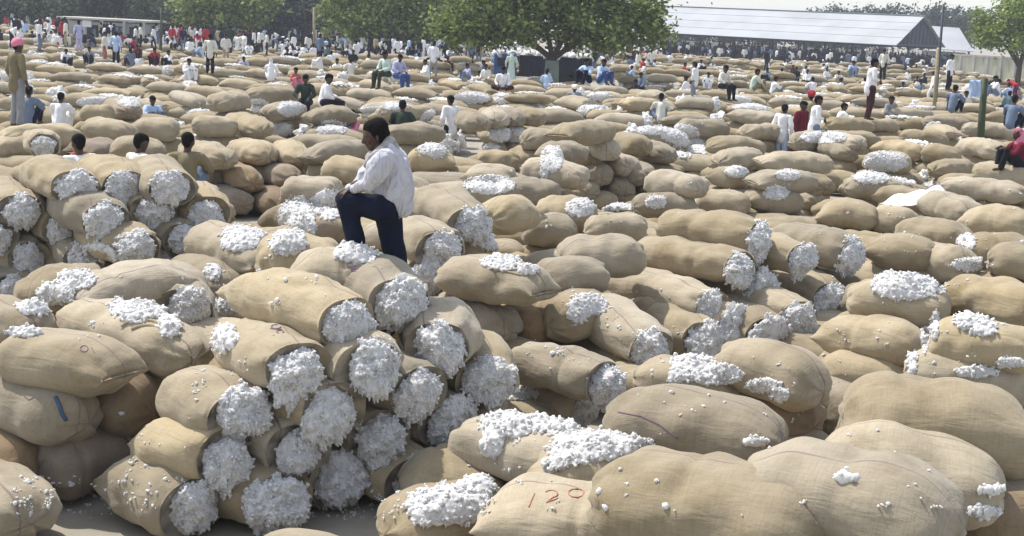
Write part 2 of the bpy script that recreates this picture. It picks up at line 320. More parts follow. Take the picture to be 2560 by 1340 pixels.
SACKS = []                                  # dict(o, c, label, auto)
def frame(p1, p2, roll=0):
    x = (p2 - p1).normalized(); z = Vector((0, 0, 1)); z = (z - x * z.dot(x)).normalized(); y = z.cross(x)
    q = Matrix((x, y, z)).transposed().to_4x4(); return Matrix.Translation((p1 + p2) / 2) @ q @ Matrix.Rotation(roll, 4, 'X')
def near_sack(p1, p2, w, h, kind, label, seed, mat=None, lod=False):
    L = (p2 - p1).length
    me = sack_mesh(seed, L, w, h, kind, mat=mat) if not lod else sack_mesh(seed, L, w, h, kind, 30, 20, mat=mat)
    o = bpy.data.objects.new('cotton_sack', me); link(o); o.matrix_world = frame(p1, p2, random.uniform(-.09, .09))
    tag(o, label, 'sack', 'burlap sacks of raw cotton')
    if kind == 'o':
        k = bpy.data.objects.new('cotton_filling', MOUTH[seed % len(MOUTH)]); link(k, o)
        k.location = (L / 2 - .015, random.uniform(-.02, .02), (-.085 if PILE == 'right' and 'sack' not in label else -.04 if PILE == 'right' else -.01) + random.uniform(-.02, .02)); s = w / .31 * random.uniform(.74, .88)
        hang = (1.48 if 'sack' not in label else 1.06) if PILE == 'right' else 1.0
        k.scale = (random.uniform(.7, 1.1), s * (1.27 if hang > 1.2 else 1.12 if hang > 1 else 1) * random.uniform(.85, 1.0), h / .235 * random.uniform(.74, .88) * hang); k.rotation_euler = (random.uniform(-.25, .25), random.uniform(-.15, .25), random.uniform(-.15, .15))
    SACKS.append(dict(o=o, c=(p1 + p2) / 2, h=h, w=w, L=L, ax=(p2 - p1).normalized(), auto=False)); return o

TABLE = '''
#S pile front .62 -.78
o 612 712 1.5 870 800 1.5|topmost sack of the front pile, cotton mouth at right and pointed corner at left
o 880 688 1.5 1005 755 1.5|sack with tall cotton mouth on the front pile just below the standing man's straight leg
o 600 835 1.19 735 928 1.19|sack two below the topmost front pile sack on its left, with a slanted cotton mouth
f 930 915 1.19|cotton mouth straight below the topmost sack's mouth in the front pile
o 1085 790 1.19 1105 865 1.19|sack with wide short cotton mouth at right of front pile, below the tall cotton mouth
o 455 965 .88 600 1035 .88|plump tan sack at left of front pile, upper of two merged cotton mouths
f 825 1030 .88|round shaded cotton mouth in the very middle of the front pile
f 1045 985 .88|wide flat cotton mouth with dripping lower edge, right of the front pile's middle
o 1150 865 .9 1222 942 .88|rightmost large cotton mouth of the front pile, on a tan sack running back
o 390 1085 .57 560 1145 .57|speckled tan sack at the left of front pile, lower of two merged cotton mouths
f 740 1130 .57|shaded cotton mouth in front pile second layer, left one
f 945 1090 .57|wide shaded cotton mouth in front pile second layer, under the flat dripping mouth
f 1125 1050 .57|shaded cotton mouth at the right rear corner of front pile's second layer
o 345 1200 .26 490 1258 .26|lowest left sack of the front pile resting on the grey ground, cotton mouth at right
f 690 1250 .26|low wide cotton mouth on the ground, second from left under the front pile
f 850 1195 .26|tall shaded cotton mouth in bottom layer of front pile, beside the shaded grey ground
f 1035 1190 .26|rightmost cotton mouth in the bottom layer of front pile
c 1100 1205 .3 1260 1200 .3|small tan sack wedged low between the front pile and the cotton covered sacks
#S pile left .6 -.8
q 45 885 1.05 303 930 1.05|plump pillow shaped sack with sharp right corner, above the dark sacks at lower left
c 190 795 1.05 490 895 1.0|big sack with a slit of spilling cotton on top, pointed right end in shade
c -60 960 .75 215 1045 .7|sack tied with blue cord near its right end, at the left edge
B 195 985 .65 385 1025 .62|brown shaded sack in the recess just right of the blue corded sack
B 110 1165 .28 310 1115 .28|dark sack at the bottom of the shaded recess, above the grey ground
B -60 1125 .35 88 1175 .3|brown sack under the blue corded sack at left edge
c -150 1180 .25 75 1315 .25|pale sack in the bottom left corner of the picture
c -90 790 1.05 105 835 1.05|pale sack at left edge behind the pillow shaped sack with sharp corner
c 90 755 .95 220 690 .95|tan sack under the diagonal white spill of cotton at left
p 175 740 1.1 450 700 1.1|long wrinkled sack lying below the cone of loose cotton at left
o 400 690 .95 470 765 .95|sack with round cotton mouth facing the viewer, right of the long wrinkled sack
o 85 425 1.62 188 465 1.62|upper left sack of the left cotton mouth pile, large square cotton mouth
o 215 410 1.62 308 462 1.62|sack in the top layer of left mouth pile, second mouth from left, drooping
o 335 405 1.62 428 470 1.62|sack in the top layer of left mouth pile with slanted mouth, nearest the dark stack
c 300 378 1.7 420 390 1.65|closed sack crowning the left mouth pile, below the middle of the three dark heads
o -30 445 1.31 52 522 1.31|sack with large mouth at left edge in second layer of left mouth pile
f 258 545 1.31|narrow cotton mouth in the middle of the left mouth pile
f 390 530 1.31|tall cotton mouth below the slanted one in the left mouth pile
o 470 480 1.31 514 530 1.31|rightmost sack of the left mouth pile, cotton trailing down its right flank
f 160 565 1.1|broad cotton mouth with long lower fringe at left in the left mouth pile
f 335 620 1.0|big pale mouth low in the left mouth pile, just above right of the cotton cone
f 460 600 1.0|lower right cotton mouth of the left mouth pile, touching the closed sacks
f 70 650 .69|shaded ragged mouth near left edge, second layer from bottom of left mouth pile
f 215 640 .8|grey shaded cotton behind the cone of loose cotton
f 420 660 .69|low strip of shaded cotton at the foot of left mouth pile's right side
f 35 725 .4|lowest shaded mouth at the left edge, under the left mouth pile
f -20 590 1.0|mouth cut by the left edge in the left mouth pile
c 470 375 1.03 560 402 1.03|closed sack at the left of top layer in the dark stack behind the left pile
c 580 365 1.03 665 392 1.03|middle closed sack in the top layer of dark stack behind the left pile
c 690 365 1.03 750 400 1.0|right sack with a puckered seam in top layer of dark stack behind the left pile
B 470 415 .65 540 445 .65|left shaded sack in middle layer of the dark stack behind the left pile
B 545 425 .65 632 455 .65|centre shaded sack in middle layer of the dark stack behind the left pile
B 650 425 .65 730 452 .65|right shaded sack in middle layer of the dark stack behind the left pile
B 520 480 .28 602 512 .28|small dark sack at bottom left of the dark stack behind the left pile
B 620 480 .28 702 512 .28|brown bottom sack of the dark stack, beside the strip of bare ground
c 0 345 1.1 200 340 1.1|long sack at left edge behind the head with the collar scarf
c 215 325 1.15 335 335 1.15|sack filling the gap between the first and second of three dark heads
c 335 318 1.15 445 325 1.15|sack filling the gap between the second and third of three dark heads
c 478 315 1.2 595 318 1.2|sack just right of the third dark head in the row of three
c 590 300 1.2 660 325 1.2|sack with dark shaded end right of the three heads
c 490 262 1.5 612 250 1.5|plump sack lying highest above and right of the third dark head
c 618 240 1.4 740 240 1.4|long sack behind the plump highest sack, left of the two seated men
c 665 285 1.2 750 275 1.2|sack half hidden under cotton in front of the seated man in dark green
c -20 375 .9 75 370 .9|tan sack at left edge beside the lone ball shaped cotton mouth
o 92 348 1.2 108 360 1.2|lone ball shaped cotton mouth in front of the long sack at left edge
B 190 385 1.0 300 372 1.0|brown shaded sack below the man with the collar scarf
c 205 282 1.1 285 285 1.1|cotton topped sack left of the half hidden man in pale blue
B 285 265 1.1 330 282 1.1|dark round sack end left of the half hidden man in pale blue
c 745 390 1.15 915 378 1.15|long sack behind the standing man, level with his chest
c 815 420 1.25 930 435 1.25|sack directly behind the standing man's elbow
c 715 475 1.35 850 485 1.35|pale sack left of the standing man's raised knee
c 690 545 1.0 800 560 1.0|cotton littered sack left of the standing man's shin
B 770 575 .95 870 575 .95|brown shaded sack low behind the standing man's raised foot
q 505 600 1.05 680 655 1.05|sack with cotton strewn over its top and shaded round end, left of the standing man
c 470 665 .75 595 730 .75|sack with one cotton tuft on its flank, below the cotton strewn sack
c 670 600 .9 740 640 .9|small sack end beside the cotton littered sack left of standing man
c 750 645 1.5 860 650 1.5|smooth pale sack just left of the sack under the man's raised foot
c 835 684 1.59 960 688 1.59|sack under the standing man's raised foot, with cotton on top
o 1060 490 1.6 1182 556 1.5|huge pale sack right of the standing man, cotton hanging from its lower right end
o 1005 580 1.35 1100 620 1.33|sack banded by a dark stripe behind the standing man's straight leg, cotton mouth at right
o 1030 650 1.05 1066 685 1.05|small cotton mouth low to the right of the standing man's straight leg
q 1225 545 1.3 1332 530 1.3|sack with a sharp right corner and dark creases, right of the huge pale sack
q 1115 680 1.15 1365 725 1.15|sack with a torn top showing cotton and dark folds
c 1340 700 1.05 1510 690 1.05|long sack running right from behind the sack with the torn top
c 1400 645 1.2 1600 640 1.2|long pale sack with soft folds left of the right cotton mouth pile
c 1100 765 .75 1275 825 .7|tan sack directly under the sack with the torn top
B 1270 815 .65 1405 790 .65|brown shaded sack tucked under the sack with the torn top at its right
c 1300 580 .95 1440 585 .95|pale low sack behind the sharp cornered sack with dark creases
c 1345 530 1.1 1490 545 1.1|sack with cotton on its right half below the dark ended stack
c 1460 575 1.05 1610 570 1.1|sack with a bright mound of cotton on top, right below the dark ended stack
c 1165 440 1.2 1290 450 1.2|cotton covered sack behind the huge pale sack
c 1240 480 1.1 1400 485 1.1|broad pale sack between the huge pale sack and the dark ended stack
q 1020 400 1.3 1135 405 1.3|golden sack topped by cotton right behind the standing man's back
c 960 335 1.2 1110 335 1.2|long sack at the height of the standing man's head, right of it
c 945 285 1.3 1075 285 1.3|cream sack behind the standing man's head
c 765 292 1.2 880 288 1.2|sack in front of the legs of the seated man in white with dark trousers
c 1150 295 1.3 1200 312 1.3|leftmost of the round sack ends right of the man in the alley
c 1215 285 1.3 1250 302 1.3|second sack end from left in the row of round ends by the alley
c 1255 280 1.3 1292 300 1.3|third sack end from left, greyish, in the row of round ends by the alley
c 1295 285 1.3 1340 300 1.3|last sack end in the row of round ends by the alley
c 1400 335 1.68 1520 330 1.65|top sack of the dark ended stack, alone on its crest
c 1310 420 1.15 1462 446 1.1|striped sack with cotton on its flank at lower left of the dark ended stack
c 1360 385 1.4 1450 380 1.4|pale sack just under the crest sack of the dark ended stack, on its left
#S pile dark .35 -.93
g 1475 393 1.15|dark oval end at the left of the dark ended stack, directly under the crest sack
g 1533 380 1.3|grey upright end right below the crest sack of the dark ended stack
g 1605 370 1.3|large end at the top right of the dark ended stack
g 1670 385 1.15|outermost right end of the dark ended stack, greenish grey
g 1510 440 .8|oval end in the middle layer of the dark ended stack, left
g 1580 420 .95|oval end in the middle layer of the dark ended stack, centre
g 1620 440 .8|oval end in the middle layer of the dark ended stack, right
g 1475 484 .45|bottom left end of the dark ended stack
g 1565 475 .5|bottom middle end of the dark ended stack
g 1640 470 .5|bottom right end of the dark ended stack
c 1625 455 1.0 1760 475 1.0|plump sack with shaded right end immediately right of the dark ended stack
c 1580 515 .65 1740 520 .65|tan sack with one cotton lump, below the plump sack beside the dark ended stack
c 1750 500 .6 1870 515 .6|grey sack beside the tan sack with a lump of cotton
c 1780 440 .9 1870 450 .9|short sack with cotton on its right end, right of the plump sack
c 1770 405 1.0 1890 395 1.0|sack behind the short sack with cotton on its right end
c 1880 455 1.0 2035 455 1.0|upper of two yellowish sacks each topped by a cotton heap, at centre right
c 1865 500 .65 2005 505 .65|lower of two yellowish sacks each topped by a cotton heap, at centre right
c 1895 405 1.15 2075 410 1.15|long sack lying above the two yellowish cotton topped sacks
c 1770 365 1.15 1900 365 1.15|sack behind and left of the long sack over the yellowish ones
c 1800 335 1.2 1945 330 1.2|long sack left of the woman in red, lower one
c 1690 320 1.2 1820 325 1.2|sack left of the woman in red with a hole showing cotton
c 1820 290 1.3 1945 300 1.3|long sack left of the woman in red, upper one
c 1945 360 1.1 2060 350 1.1|sack in front of the man in white beside the woman in red
c 2060 345 1.1 2190 350 1.1|cotton topped sack with dark end in front of the woman in red
g 2060 470 .8|brown upright end right of the two yellowish cotton topped sacks
g 2050 508 .5|dark end on the ground right of the lower yellowish cotton topped sack
g 2130 385 .95|dark end under the sack in front of the man with maroon trousers
g 2155 360 1.2|round end in front of the man with maroon trousers, nearer one
c 1190 400 1.0 1300 405 1.0|cotton flecked sack in front of the alley
c 1310 350 1.3 1400 350 1.3|yellowish sack left of the crest sack of the dark ended stack
c 1530 262 1.35 1650 262 1.35|broad sack under the small dark head beyond the dark ended stack
#S pile right .5 -.87
c 2110 470 .9 2250 475 .9|sack scattered with cotton left of the white sheet at right
c 2190 490 .85 2330 505 .85|sack lying below the white sheet at right
c 2315 505 1.0 2440 535 1.0|sack slanting down below and right of the white sheet
c 2355 465 1.05 2570 490 1.05|long sack at right edge, right beside the white sheet
c 2410 545 1.1 2580 570 1.1|plump sack at right edge, second below the white sheet's level
c 2050 530 .95 2200 545 .95|long sack at the rear of the right mouth pile, running right
c 2175 545 .9 2290 560 .9|sack with puckered end right of the long sack behind the right mouth pile
c 2250 575 1.0 2420 605 1.0|cotton flecked sack right of the right mouth pile
c 2400 620 1.0 2580 630 1.0|sack at right edge behind the bright cotton scraps
c 2480 650 1.15 2640 665 1.15|upright looking sack end at right edge above the cotton scraps
c 2175 620 1.1 2340 640 1.1|sack with tufts on its front, right of the rightmost mouth of right pile
c 2300 640 1.0 2420 675 1.0|sack with a drooping right end behind the big cotton heap at right
c 2430 430 1.1 2590 445 1.1|pale sack at right edge below the person in wine red
c 2195 370 1.1 2310 385 1.1|sack above the cotton heap, left of two in the right middle distance
c 2310 385 1.1 2400 395 1.1|sack above the cotton heap, right of two in the right middle distance
c 2250 340 1.2 2370 350 1.2|sack in the right distance below the wooden pole
c 2340 350 1.2 2495 378 1.2|long sack with dark end left of the person in wine red
c 2390 320 1.2 2540 330 1.2|long sack below the green post at right
c 2290 305 1.2 2420 310 1.2|sack at the foot of the wooden pole
c 2060 315 1.2 2180 318 1.2|sack under the feet of the man with maroon trousers
c 2150 312 1.15 2245 315 1.15|sack with shaded right end beside the man with maroon trousers
c 2160 400 1.0 2280 410 1.0|cotton covered sack in the right middle distance
c 2300 430 .9 2420 420 .9|flat cotton dusted sack behind the white sheet
o 1642 560 1.35 1892 592 1.38|uppermost sack of the right mouth pile, round mouth near its crest
o 1600 622 1.05 1845 667 1.1|sack below the uppermost one in right mouth pile, narrow cotton mouth
o 1525 700 .74 1775 765 .72|long creased sack at left foot of the right mouth pile, cotton mouth at right
o 1800 600 1.15 2003 645 1.12|sack in the top layer of right mouth pile with a tall drooping mouth
o 1930 590 1.15 2128 634 1.12|rightmost sack in the top layer of right mouth pile
f 1905 720 .8|hanging cotton mouth in the centre of the right mouth pile
f 2075 740 .62|long narrow cotton mouth at the right side of the right mouth pile
f 1992 790 .6|biggest cotton mouth low in the right mouth pile
f 1835 820 .5|small shaded mouth low in the right mouth pile, left of centre
f 1755 845 .45|bottom left cotton mouth of the right mouth pile
f 1915 838 .45|bottom shaded mouth of the right mouth pile, under the hanging one
#S pile mid .62 -.78
o 1475 770 .75 1622 868 .6|broad sack with flecks of cotton and a shaded mouth, at the centre right
c 1375 805 .75 1500 775 .75|sack with a cotton lump on its left, behind the broad flecked sack
c 1640 790 .5 1740 830 .4|sack between the broad flecked sack and right mouth pile
o 1295 890 .75 1512 956 .7|smooth sack lying diagonally with a round grey cotton mouth, right of the front pile
o 1290 975 .35 1458 1018 .3|low sack under the smooth diagonal sack, cotton mouth half hidden
c 1580 940 .7 1880 990 .65|cotton strewn sack behind the big pale foreground sacks
c 1815 890 .95 2065 965 .9|rounded sack overlapping the cotton strewn one, in front of the right mouth pile
B 1830 985 .55 2030 1060 .5|sack with brown shaded underside below the cotton strewn one
c 2030 1040 .45 2125 1000 .45|small sack end in the dark hollow right of the brown shaded underside
c 2050 935 .5 2260 965 .5|sack half in sharp shadow beside the dark hollow
c 2060 830 .85 2310 880 .85|brownish tan sack directly below the sack with the big cotton heap at right
c 2120 740 1.15 2375 780 1.1|sack carrying the big bright cotton heap at right
c 2380 730 1.2 2620 790 1.2|smooth sack at right edge, above the sack with small cotton heap
c 2325 845 1.1 2590 885 1.1|sack with a small cotton heap and a dark crease, at right edge
c 2260 925 .8 2560 960 .8|sack with bright cotton scraps behind the biggest foreground sack
c 2110 1040 1.45 2600 1110 1.4 .38 .31|biggest foreground sack, at right edge, with a dark stripe along its crest
c 2030 1150 1.25 2510 1235 1.2 .38 .29|foreground sack directly in front of the biggest one, behind the tufted one
c 1860 1195 1.35 2400 1335 1.3 .39 .30|foreground sack with one cotton tuft in the middle, at bottom right
c 1520 1040 .95 1960 1110 .95 .37 .28|smooth foreground sack with a dark sewn fold along its lower left
c 1500 1230 1.2 2080 1345 1.2 .39 .30|pale foreground sack at the bottom between the numbered sack and the tufted one
c 1215 1290 .75 1620 1345 .75 .38 .29|foreground sack with red numerals on its top
c 1150 1100 .55 1500 1160 .6|sack under the widest spread of cotton, right of the front pile
c 1330 1170 .65 1640 1190 .7|sack in front of the widest spread of cotton, behind the numbered sack
c 960 1330 .45 1250 1290 .45|sack buried in cotton at the bottom, left of the numbered sack
B 2470 1290 1.0 2650 1270 1.0|brown sack cut off in the bottom right corner
'''
NDIR = Vector((.62, -.78, 0)).normalized(); seed = 0; PILE = ''
for ln in TABLE.strip().splitlines():
    if ln.startswith('#'):
        _, _, PILE, a, b = ln.split(); NDIR = Vector((float(a), float(b), 0)).normalized(); continue
    geo, label = ln.split('|'); g = geo.split(); k = g[0]; q = [float(x) for x in g[1:]]; seed += 1
    w, h = random.uniform(.32, .36), random.uniform(.230, .26)
    if k in 'fg':
        p2 = P(*q[:3]); d = (NDIR + Vector((random.uniform(-.12, .12), random.uniform(-.1, .1), random.uniform(-.05, .05)))).normalized()
        p1 = p2 - d * 1.25; kk = 'o' if k == 'f' else 'b'
    else:
        p1, p2 = P(*q[:3]), P(*q[3:6]); kk = 'c' if k == 'B' else k
        if len(q) > 6: w, h = q[6:8]
        d = p2 - p1; L = d.length; d.normalize()
        if L > 1.65 and w < .355: p1 = p2 - d * 1.6
        elif L < .75: p1 = p2 - d * .8
    near_sack(p1, p2, w, h, kk, label, seed * 17 + 3, BURLAP_BROWN_SHADE if k == 'B' else None)
HAND = list(SACKS)

# sacks that carry the ones above and fill the gaps between them
BARE = [(P(215, 1235, 0), .75), (P(880, 1290, 0), .8), (P(735, 1335, 0), .8), (P(960, 1330, 0), .5), (P(660, 548, 0), .7), (P(1190, 365, 0), 1.0)]
def bare(p): return any((Vector((p.x, p.y, 0)) - c).length < r for c, r in BARE)
def clash(p, rad, dz, pool):
    for s in pool:
        dx = s['c'] - p
        if abs(dx.z) < dz and dx.x * dx.x + dx.y * dx.y < rad * rad: return True
    return False
HP = []                                     # points of the hand placed sacks that must stay in view: pixel and distance
for s in HAND:
    for t_ in (-.42, -.15, .15, .45):
        for u_ in ((0, .9), (.6, .4), (-.6, .4)):
            z_ = Vector((0, 0, 1)); y_ = z_.cross(s['ax']).normalized(); q_ = s['c'] + s['ax'] * (t_ * s['L']) + z_ * (s['h'] * u_[1]) + y_ * (s['w'] * u_[0]); HP.append((*pix(q_), (q_ - CAM).length))
    q_ = s['c'] + s['ax'] * (.55 * s['L']); HP.append((*pix(q_), (q_ - CAM).length)); q_ = q_ - Vector((0, 0, .15)); HP.append((*pix(q_), (q_ - CAM).length))
for x_, y_ in ((130, 1235), (190, 1215), (250, 1240), (160, 1280), (240, 1285), (800, 1270), (880, 1265), (950, 1250), (620, 548), (680, 545), (1180, 360), (1200, 375), (1170, 340)):
    HP.append((x_, y_, (P(x_, y_, 0) - CAM).length))
HP = np.array(HP)
def hides(c, d, L, w, h):
    a_, b_ = pix(c - d * (L / 2)), pix(c + d * (L / 2)); a_, b_ = np.array(a_), np.array(b_); k = (c - CAM).length; s_ = F_PX / k; r_ = max(h, .22) * s_ * 1.05
    ab = b_ - a_; t_ = np.clip(((HP[:, :2] - a_) @ ab) / max(ab @ ab, 1e-6), .08, .92); dd = np.linalg.norm(HP[:, :2] - (a_ + t_[:, None] * ab), axis=1)
    return bool(((dd < r_) & (HP[:, 2] > k + .25)).any())
def auto_sack(c, yaw, L, lodkind, w=.32, h=.24, near=True, tilt=0., k_hide=True):
    d = Vector((math.cos(yaw), math.sin(yaw), tilt)).normalized()
    if k_hide and hides(c, d, L, w, h): return None
    if near:
        o = near_sack(c - d * L / 2, c + d * L / 2, w, h, lodkind, 'x', 5000 + len(SACKS), None, True); SACKS[-1]['auto'] = True
    else:
        o = bpy.data.objects.new('cotton_sack', FARSACK[random.randrange(len(FARSACK))]); link(o)
        o.matrix_world = frame(c - d, c + d, random.uniform(-.15, .15)) @ Matrix.Diagonal((L / 1.42, w / .33, h / .25, 1)); tag(o, 'x', 'sack', 'burlap sacks of raw cotton')
        SACKS.append(dict(o=o, c=c, h=h, w=w, L=L, ax=d, auto=True))
    return o
for s in HAND:
    z = s['c'].z - .40; base = s['c']; yaw = math.atan2(s['ax'].y, s['ax'].x)
    while z > .1:
        p = Vector((base.x + random.uniform(-.08, .08), base.y + random.uniform(.0, .12), max(z, .22)))
        if not clash(p, .5, .22, SACKS) and not bare(p): auto_sack(p, yaw + random.uniform(-.2, .2), random.uniform(1.15, 1.35), 'c', .31, .24)
        z -= .40
hx = np.array([[s['c'].x, s['c'].y, s['c'].z] for s in HAND])
Y = 6.6
while Y < 27:
    X = -.42 * Y
    while X < .42 * Y:
        dd = np.hypot(hx[:, 0] - X, hx[:, 1] - Y); k = np.argsort(dd)[:4]; top = float((hx[k, 2] / (dd[k] + .2)).sum() / (1 / (dd[k] + .2)).sum()) - .22
        n = max(1, int(round(top / .38)))
        for i in range(n):
            p = Vector((X + random.uniform(-.1, .1), Y + random.uniform(-.08, .08), .23 + .38 * i))
            if not bare(p) and not clash(p, .62, .26, SACKS) and p.z < top + .1:
                auto_sack(p, random.uniform(-.4, .0), random.uniform(1.4, 1.7), random.choice('cccq'), .36, .235, Y < 22)
        X += 1.15
    Y += .62
# rows of sacks over the yard, out to the far trees
fieldn = Wob(77, 10, .02, .07)
Y = 25.0; row = 0
KEEP_OUT = [(PD(1350, 190, 79), 7.5), (PD(1380, 190, 72), 1.2)]
while Y < 150:
    X = -.44 * Y + random.uniform(0, 1)
    while X < .44 * Y:
        L = random.uniform(1.45, 1.9); q = np.array([[X, Y, 0.]]); top = .62 + .34 * float(fieldn(q)[0]) + random.uniform(-.12, .12) + (.25 if row % 3 == 0 else 0)
        top = min(max(top, .25), 1.3); y = Y + random.uniform(-.35, .35)
        if not any((Vector((X, y, 0)) - Vector((c.x, c.y, 0))).length < r for c, r in KEEP_OUT):
            i = 0
            while i < (3 if Y < 45 else 2):
                z = top - .40 * i
                if z < .15: break
                p = Vector((X + random.uniform(-.2, .2), y - .16 * i, z))
                if not clash(p, 1.0, .3, HAND) and not bare(p):
                    far_end = random.random() < .2
                    o = auto_sack(p, (random.uniform(-.30, .08) if not far_end else random.uniform(-1.5, -.8)), L, 'c', random.uniform(.33, .40), random.uniform(.20, .245), Y < 32, random.uniform(-.06, .06))
                    r_ = random.random()
                    if o is None: r_ = 1
                    if r_ < .30 and i == 0:
                        k = bpy.data.objects.new('cotton_filling', CAPS[random.randrange(5)]); link(k, o); k.location = (random.uniform(-.4, .4), 0, .25); k.scale = (random.uniform(.5, 1.1), .9, 1); SACKS[-1]['cot'] = 'under cotton'
                    elif r_ < .52:
                        k = bpy.data.objects.new('cotton_filling', MOUTH_FAR[random.randrange(5)]); link(k, o); sg = random.choice((1, 1, -1)); k.location = (sg * .58, 0, .03); k.scale = (1.1 * sg, 1.15, 1.12); SACKS[-1]['cot'] = 'with cotton end'
                i += 1
        X += L * random.uniform(.9, 1.25)
    Y *= 1.052; row += 1
print('SACKS hand', len(HAND), 'all', len(SACKS))

# ------------------------------------------------------------------ ground
b = MB(); n_ = 60
gx = np.linspace(-770, 770, 7); gy = np.array([-60, 60, 300, 1400])
for i in range(len(gx) - 1):
    for j in range(len(gy) - 1): b.add([(gx[i], gy[j], 0), (gx[i + 1], gy[j], 0), (gx[i + 1], gy[j + 1], 0), (gx[i], gy[j + 1], 0)], [(0, 1, 2, 3)])
tag(b.build('ground', 'ground_dust'), kind='structure')

# ------------------------------------------------------------------ market shed with its open sides
YS = 165.0
A = PD(2230, 107, YS); ph = R(40); U = Vector((-math.cos(ph), math.sin(ph), 0)); V = Vector((math.sin(ph), math.cos(ph), 0)); UZ = Vector((0, 0, 1))
WD, LEN, ze = 13.6, 58.0, A.z; zr = ze + 3.5; A0 = Vector((A.x, A.y, 0))
def S(u, v, z): return A0 + U * u + V * v + UZ * z
shed = empty('market_shed', A0); tag(shed, 'long open sided shed with pale metal roof and dark gable end, beyond the crowd', 'shed')
def panel(name, q, thick, mat, smooth=False):      # a slab from four corners
    q = [Vector(p) for p in q]; n = (q[1] - q[0]).cross(q[3] - q[0]).normalized() * thick; b = MB(); b.hexa([p - n for p in q] + q); return b.build(name, mat, shed, org=A0)
for side, (v0, v1) in enumerate(((-.7, WD / 2), (WD + .7, WD / 2))):
    b = MB(); k = 4; z0 = ze - .30
    for i in range(k):                              # sheets lap like tiles: each course sits a little proud of the one below
        ta, tb = i / k, (i + 1) / k + (.02 if i < k - 1 else 0); sg = 1 if side == 0 else -1
        va, vb = v0 + (v1 - v0) * ta, v0 + (v1 - v0) * tb; za, zb = z0 + (zr - z0) * ta + .05, z0 + (zr - z0) * tb
        p = [S(-.9, va, za), S(-.9, vb, zb), S(LEN, vb, zb), S(LEN, va, za)]
        b.hexa([x - UZ * .05 for x in p] + p)
        nr = 0
        for j in range(nr):                         # standing corrugation ribs
            u0 = -.9 + (LEN + .9) * (j + .5) / nr; b.box((S(u0, (va + vb) / 2, (za + zb) / 2 + .010)), .10, (S(0, vb, zb) - S(0, va, za)).length, .022, U, (S(0, vb, zb) - S(0, va, za)).normalized(), U.cross((S(0, vb, zb) - S(0, va, za)).normalized()))
    b.build('roof', 'roof_sheet', shed, org=A0)
b = MB(); b.box(S(LEN / 2 - .45, WD / 2, zr + .04), LEN + .9, .5, .08, U, V); b.build('ridge_cap', 'roof_sheet', shed, org=A0)
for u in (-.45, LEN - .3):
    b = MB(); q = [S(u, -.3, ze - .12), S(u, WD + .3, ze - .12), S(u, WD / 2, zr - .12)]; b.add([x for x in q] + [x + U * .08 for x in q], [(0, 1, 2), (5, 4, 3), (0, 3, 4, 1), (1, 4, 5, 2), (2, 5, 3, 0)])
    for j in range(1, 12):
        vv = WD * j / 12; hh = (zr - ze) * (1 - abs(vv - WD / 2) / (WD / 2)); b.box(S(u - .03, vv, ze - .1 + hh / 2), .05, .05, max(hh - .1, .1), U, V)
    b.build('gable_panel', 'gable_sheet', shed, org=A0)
b = MB(); b.box(S(-.45, WD / 2, ze - .25), .12, WD + .6, .2, U, V); b.build('tie_beam', 'steel_dark', shed, org=A0)
for v in (0, WD):
    b = MB(); b.box(S(LEN / 2, v, ze - .42), LEN, .12, .26, U, V); b.build('eave_beam', 'steel_dark', shed, org=A0)
    for j in range(15): b = MB(); b.box(S(j * 4.05 - .2, v, (ze - .55) / 2), .2, .2, ze - .55, U, V); b.build('post', 'steel_dark', shed, org=A0)
for j in range(1, 15):
    b = MB(); u = j * 4.05 - .2; b.box(S(u, WD / 2, ze - .35), .08, WD - .3, .1, U, V)
    for sg in (-1, 1):
        d = (S(u, WD / 2, zr - .35) - S(u, WD / 2 + sg * (WD / 2 - .2), ze - .28)); b.box(S(u, WD / 2 + sg * (WD / 4 - .05), (zr + ze) / 2 - .4), .08, d.length, .09, U, d.normalized(), U.cross(d.normalized()))
    b.build('truss', 'steel_dark', shed, org=A0)
# second shed behind it, only its pale roof in view
A2 = PD(2340, 117, 205); A2.z = 0; sh2 = empty('roofed_store', A2); tag(sh2, 'low store with a pale sheet roof seen between the shed gable and the right tree', 'store')
z0 = PD(2400, 124, 205).z; zt = PD(2400, 66, 205).z
b = MB(); x0, x1 = PD(2310, 100, 205).x, PD(2432, 100, 205).x
b.hexa([Vector((x0, 205, z0 - .1)), Vector((x1, 204, z0 - .25)), Vector((x1, 212, zt - .25)), Vector((x0, 213, zt - .1)), Vector((x0, 205, z0)), Vector((x1, 204, z0 - .15)), Vector((x1, 212, zt - .15)), Vector((x0, 213, zt))]); b.build('roof', 'roof_sheet', sh2, org=A2)
b = MB(); b.box(((x0 + x1) / 2, 209.5, (z0 - .45) / 2), x1 - x0 - .6, 6, z0 - .45); b.build('wall', 'plaster_grey', sh2, org=A2)

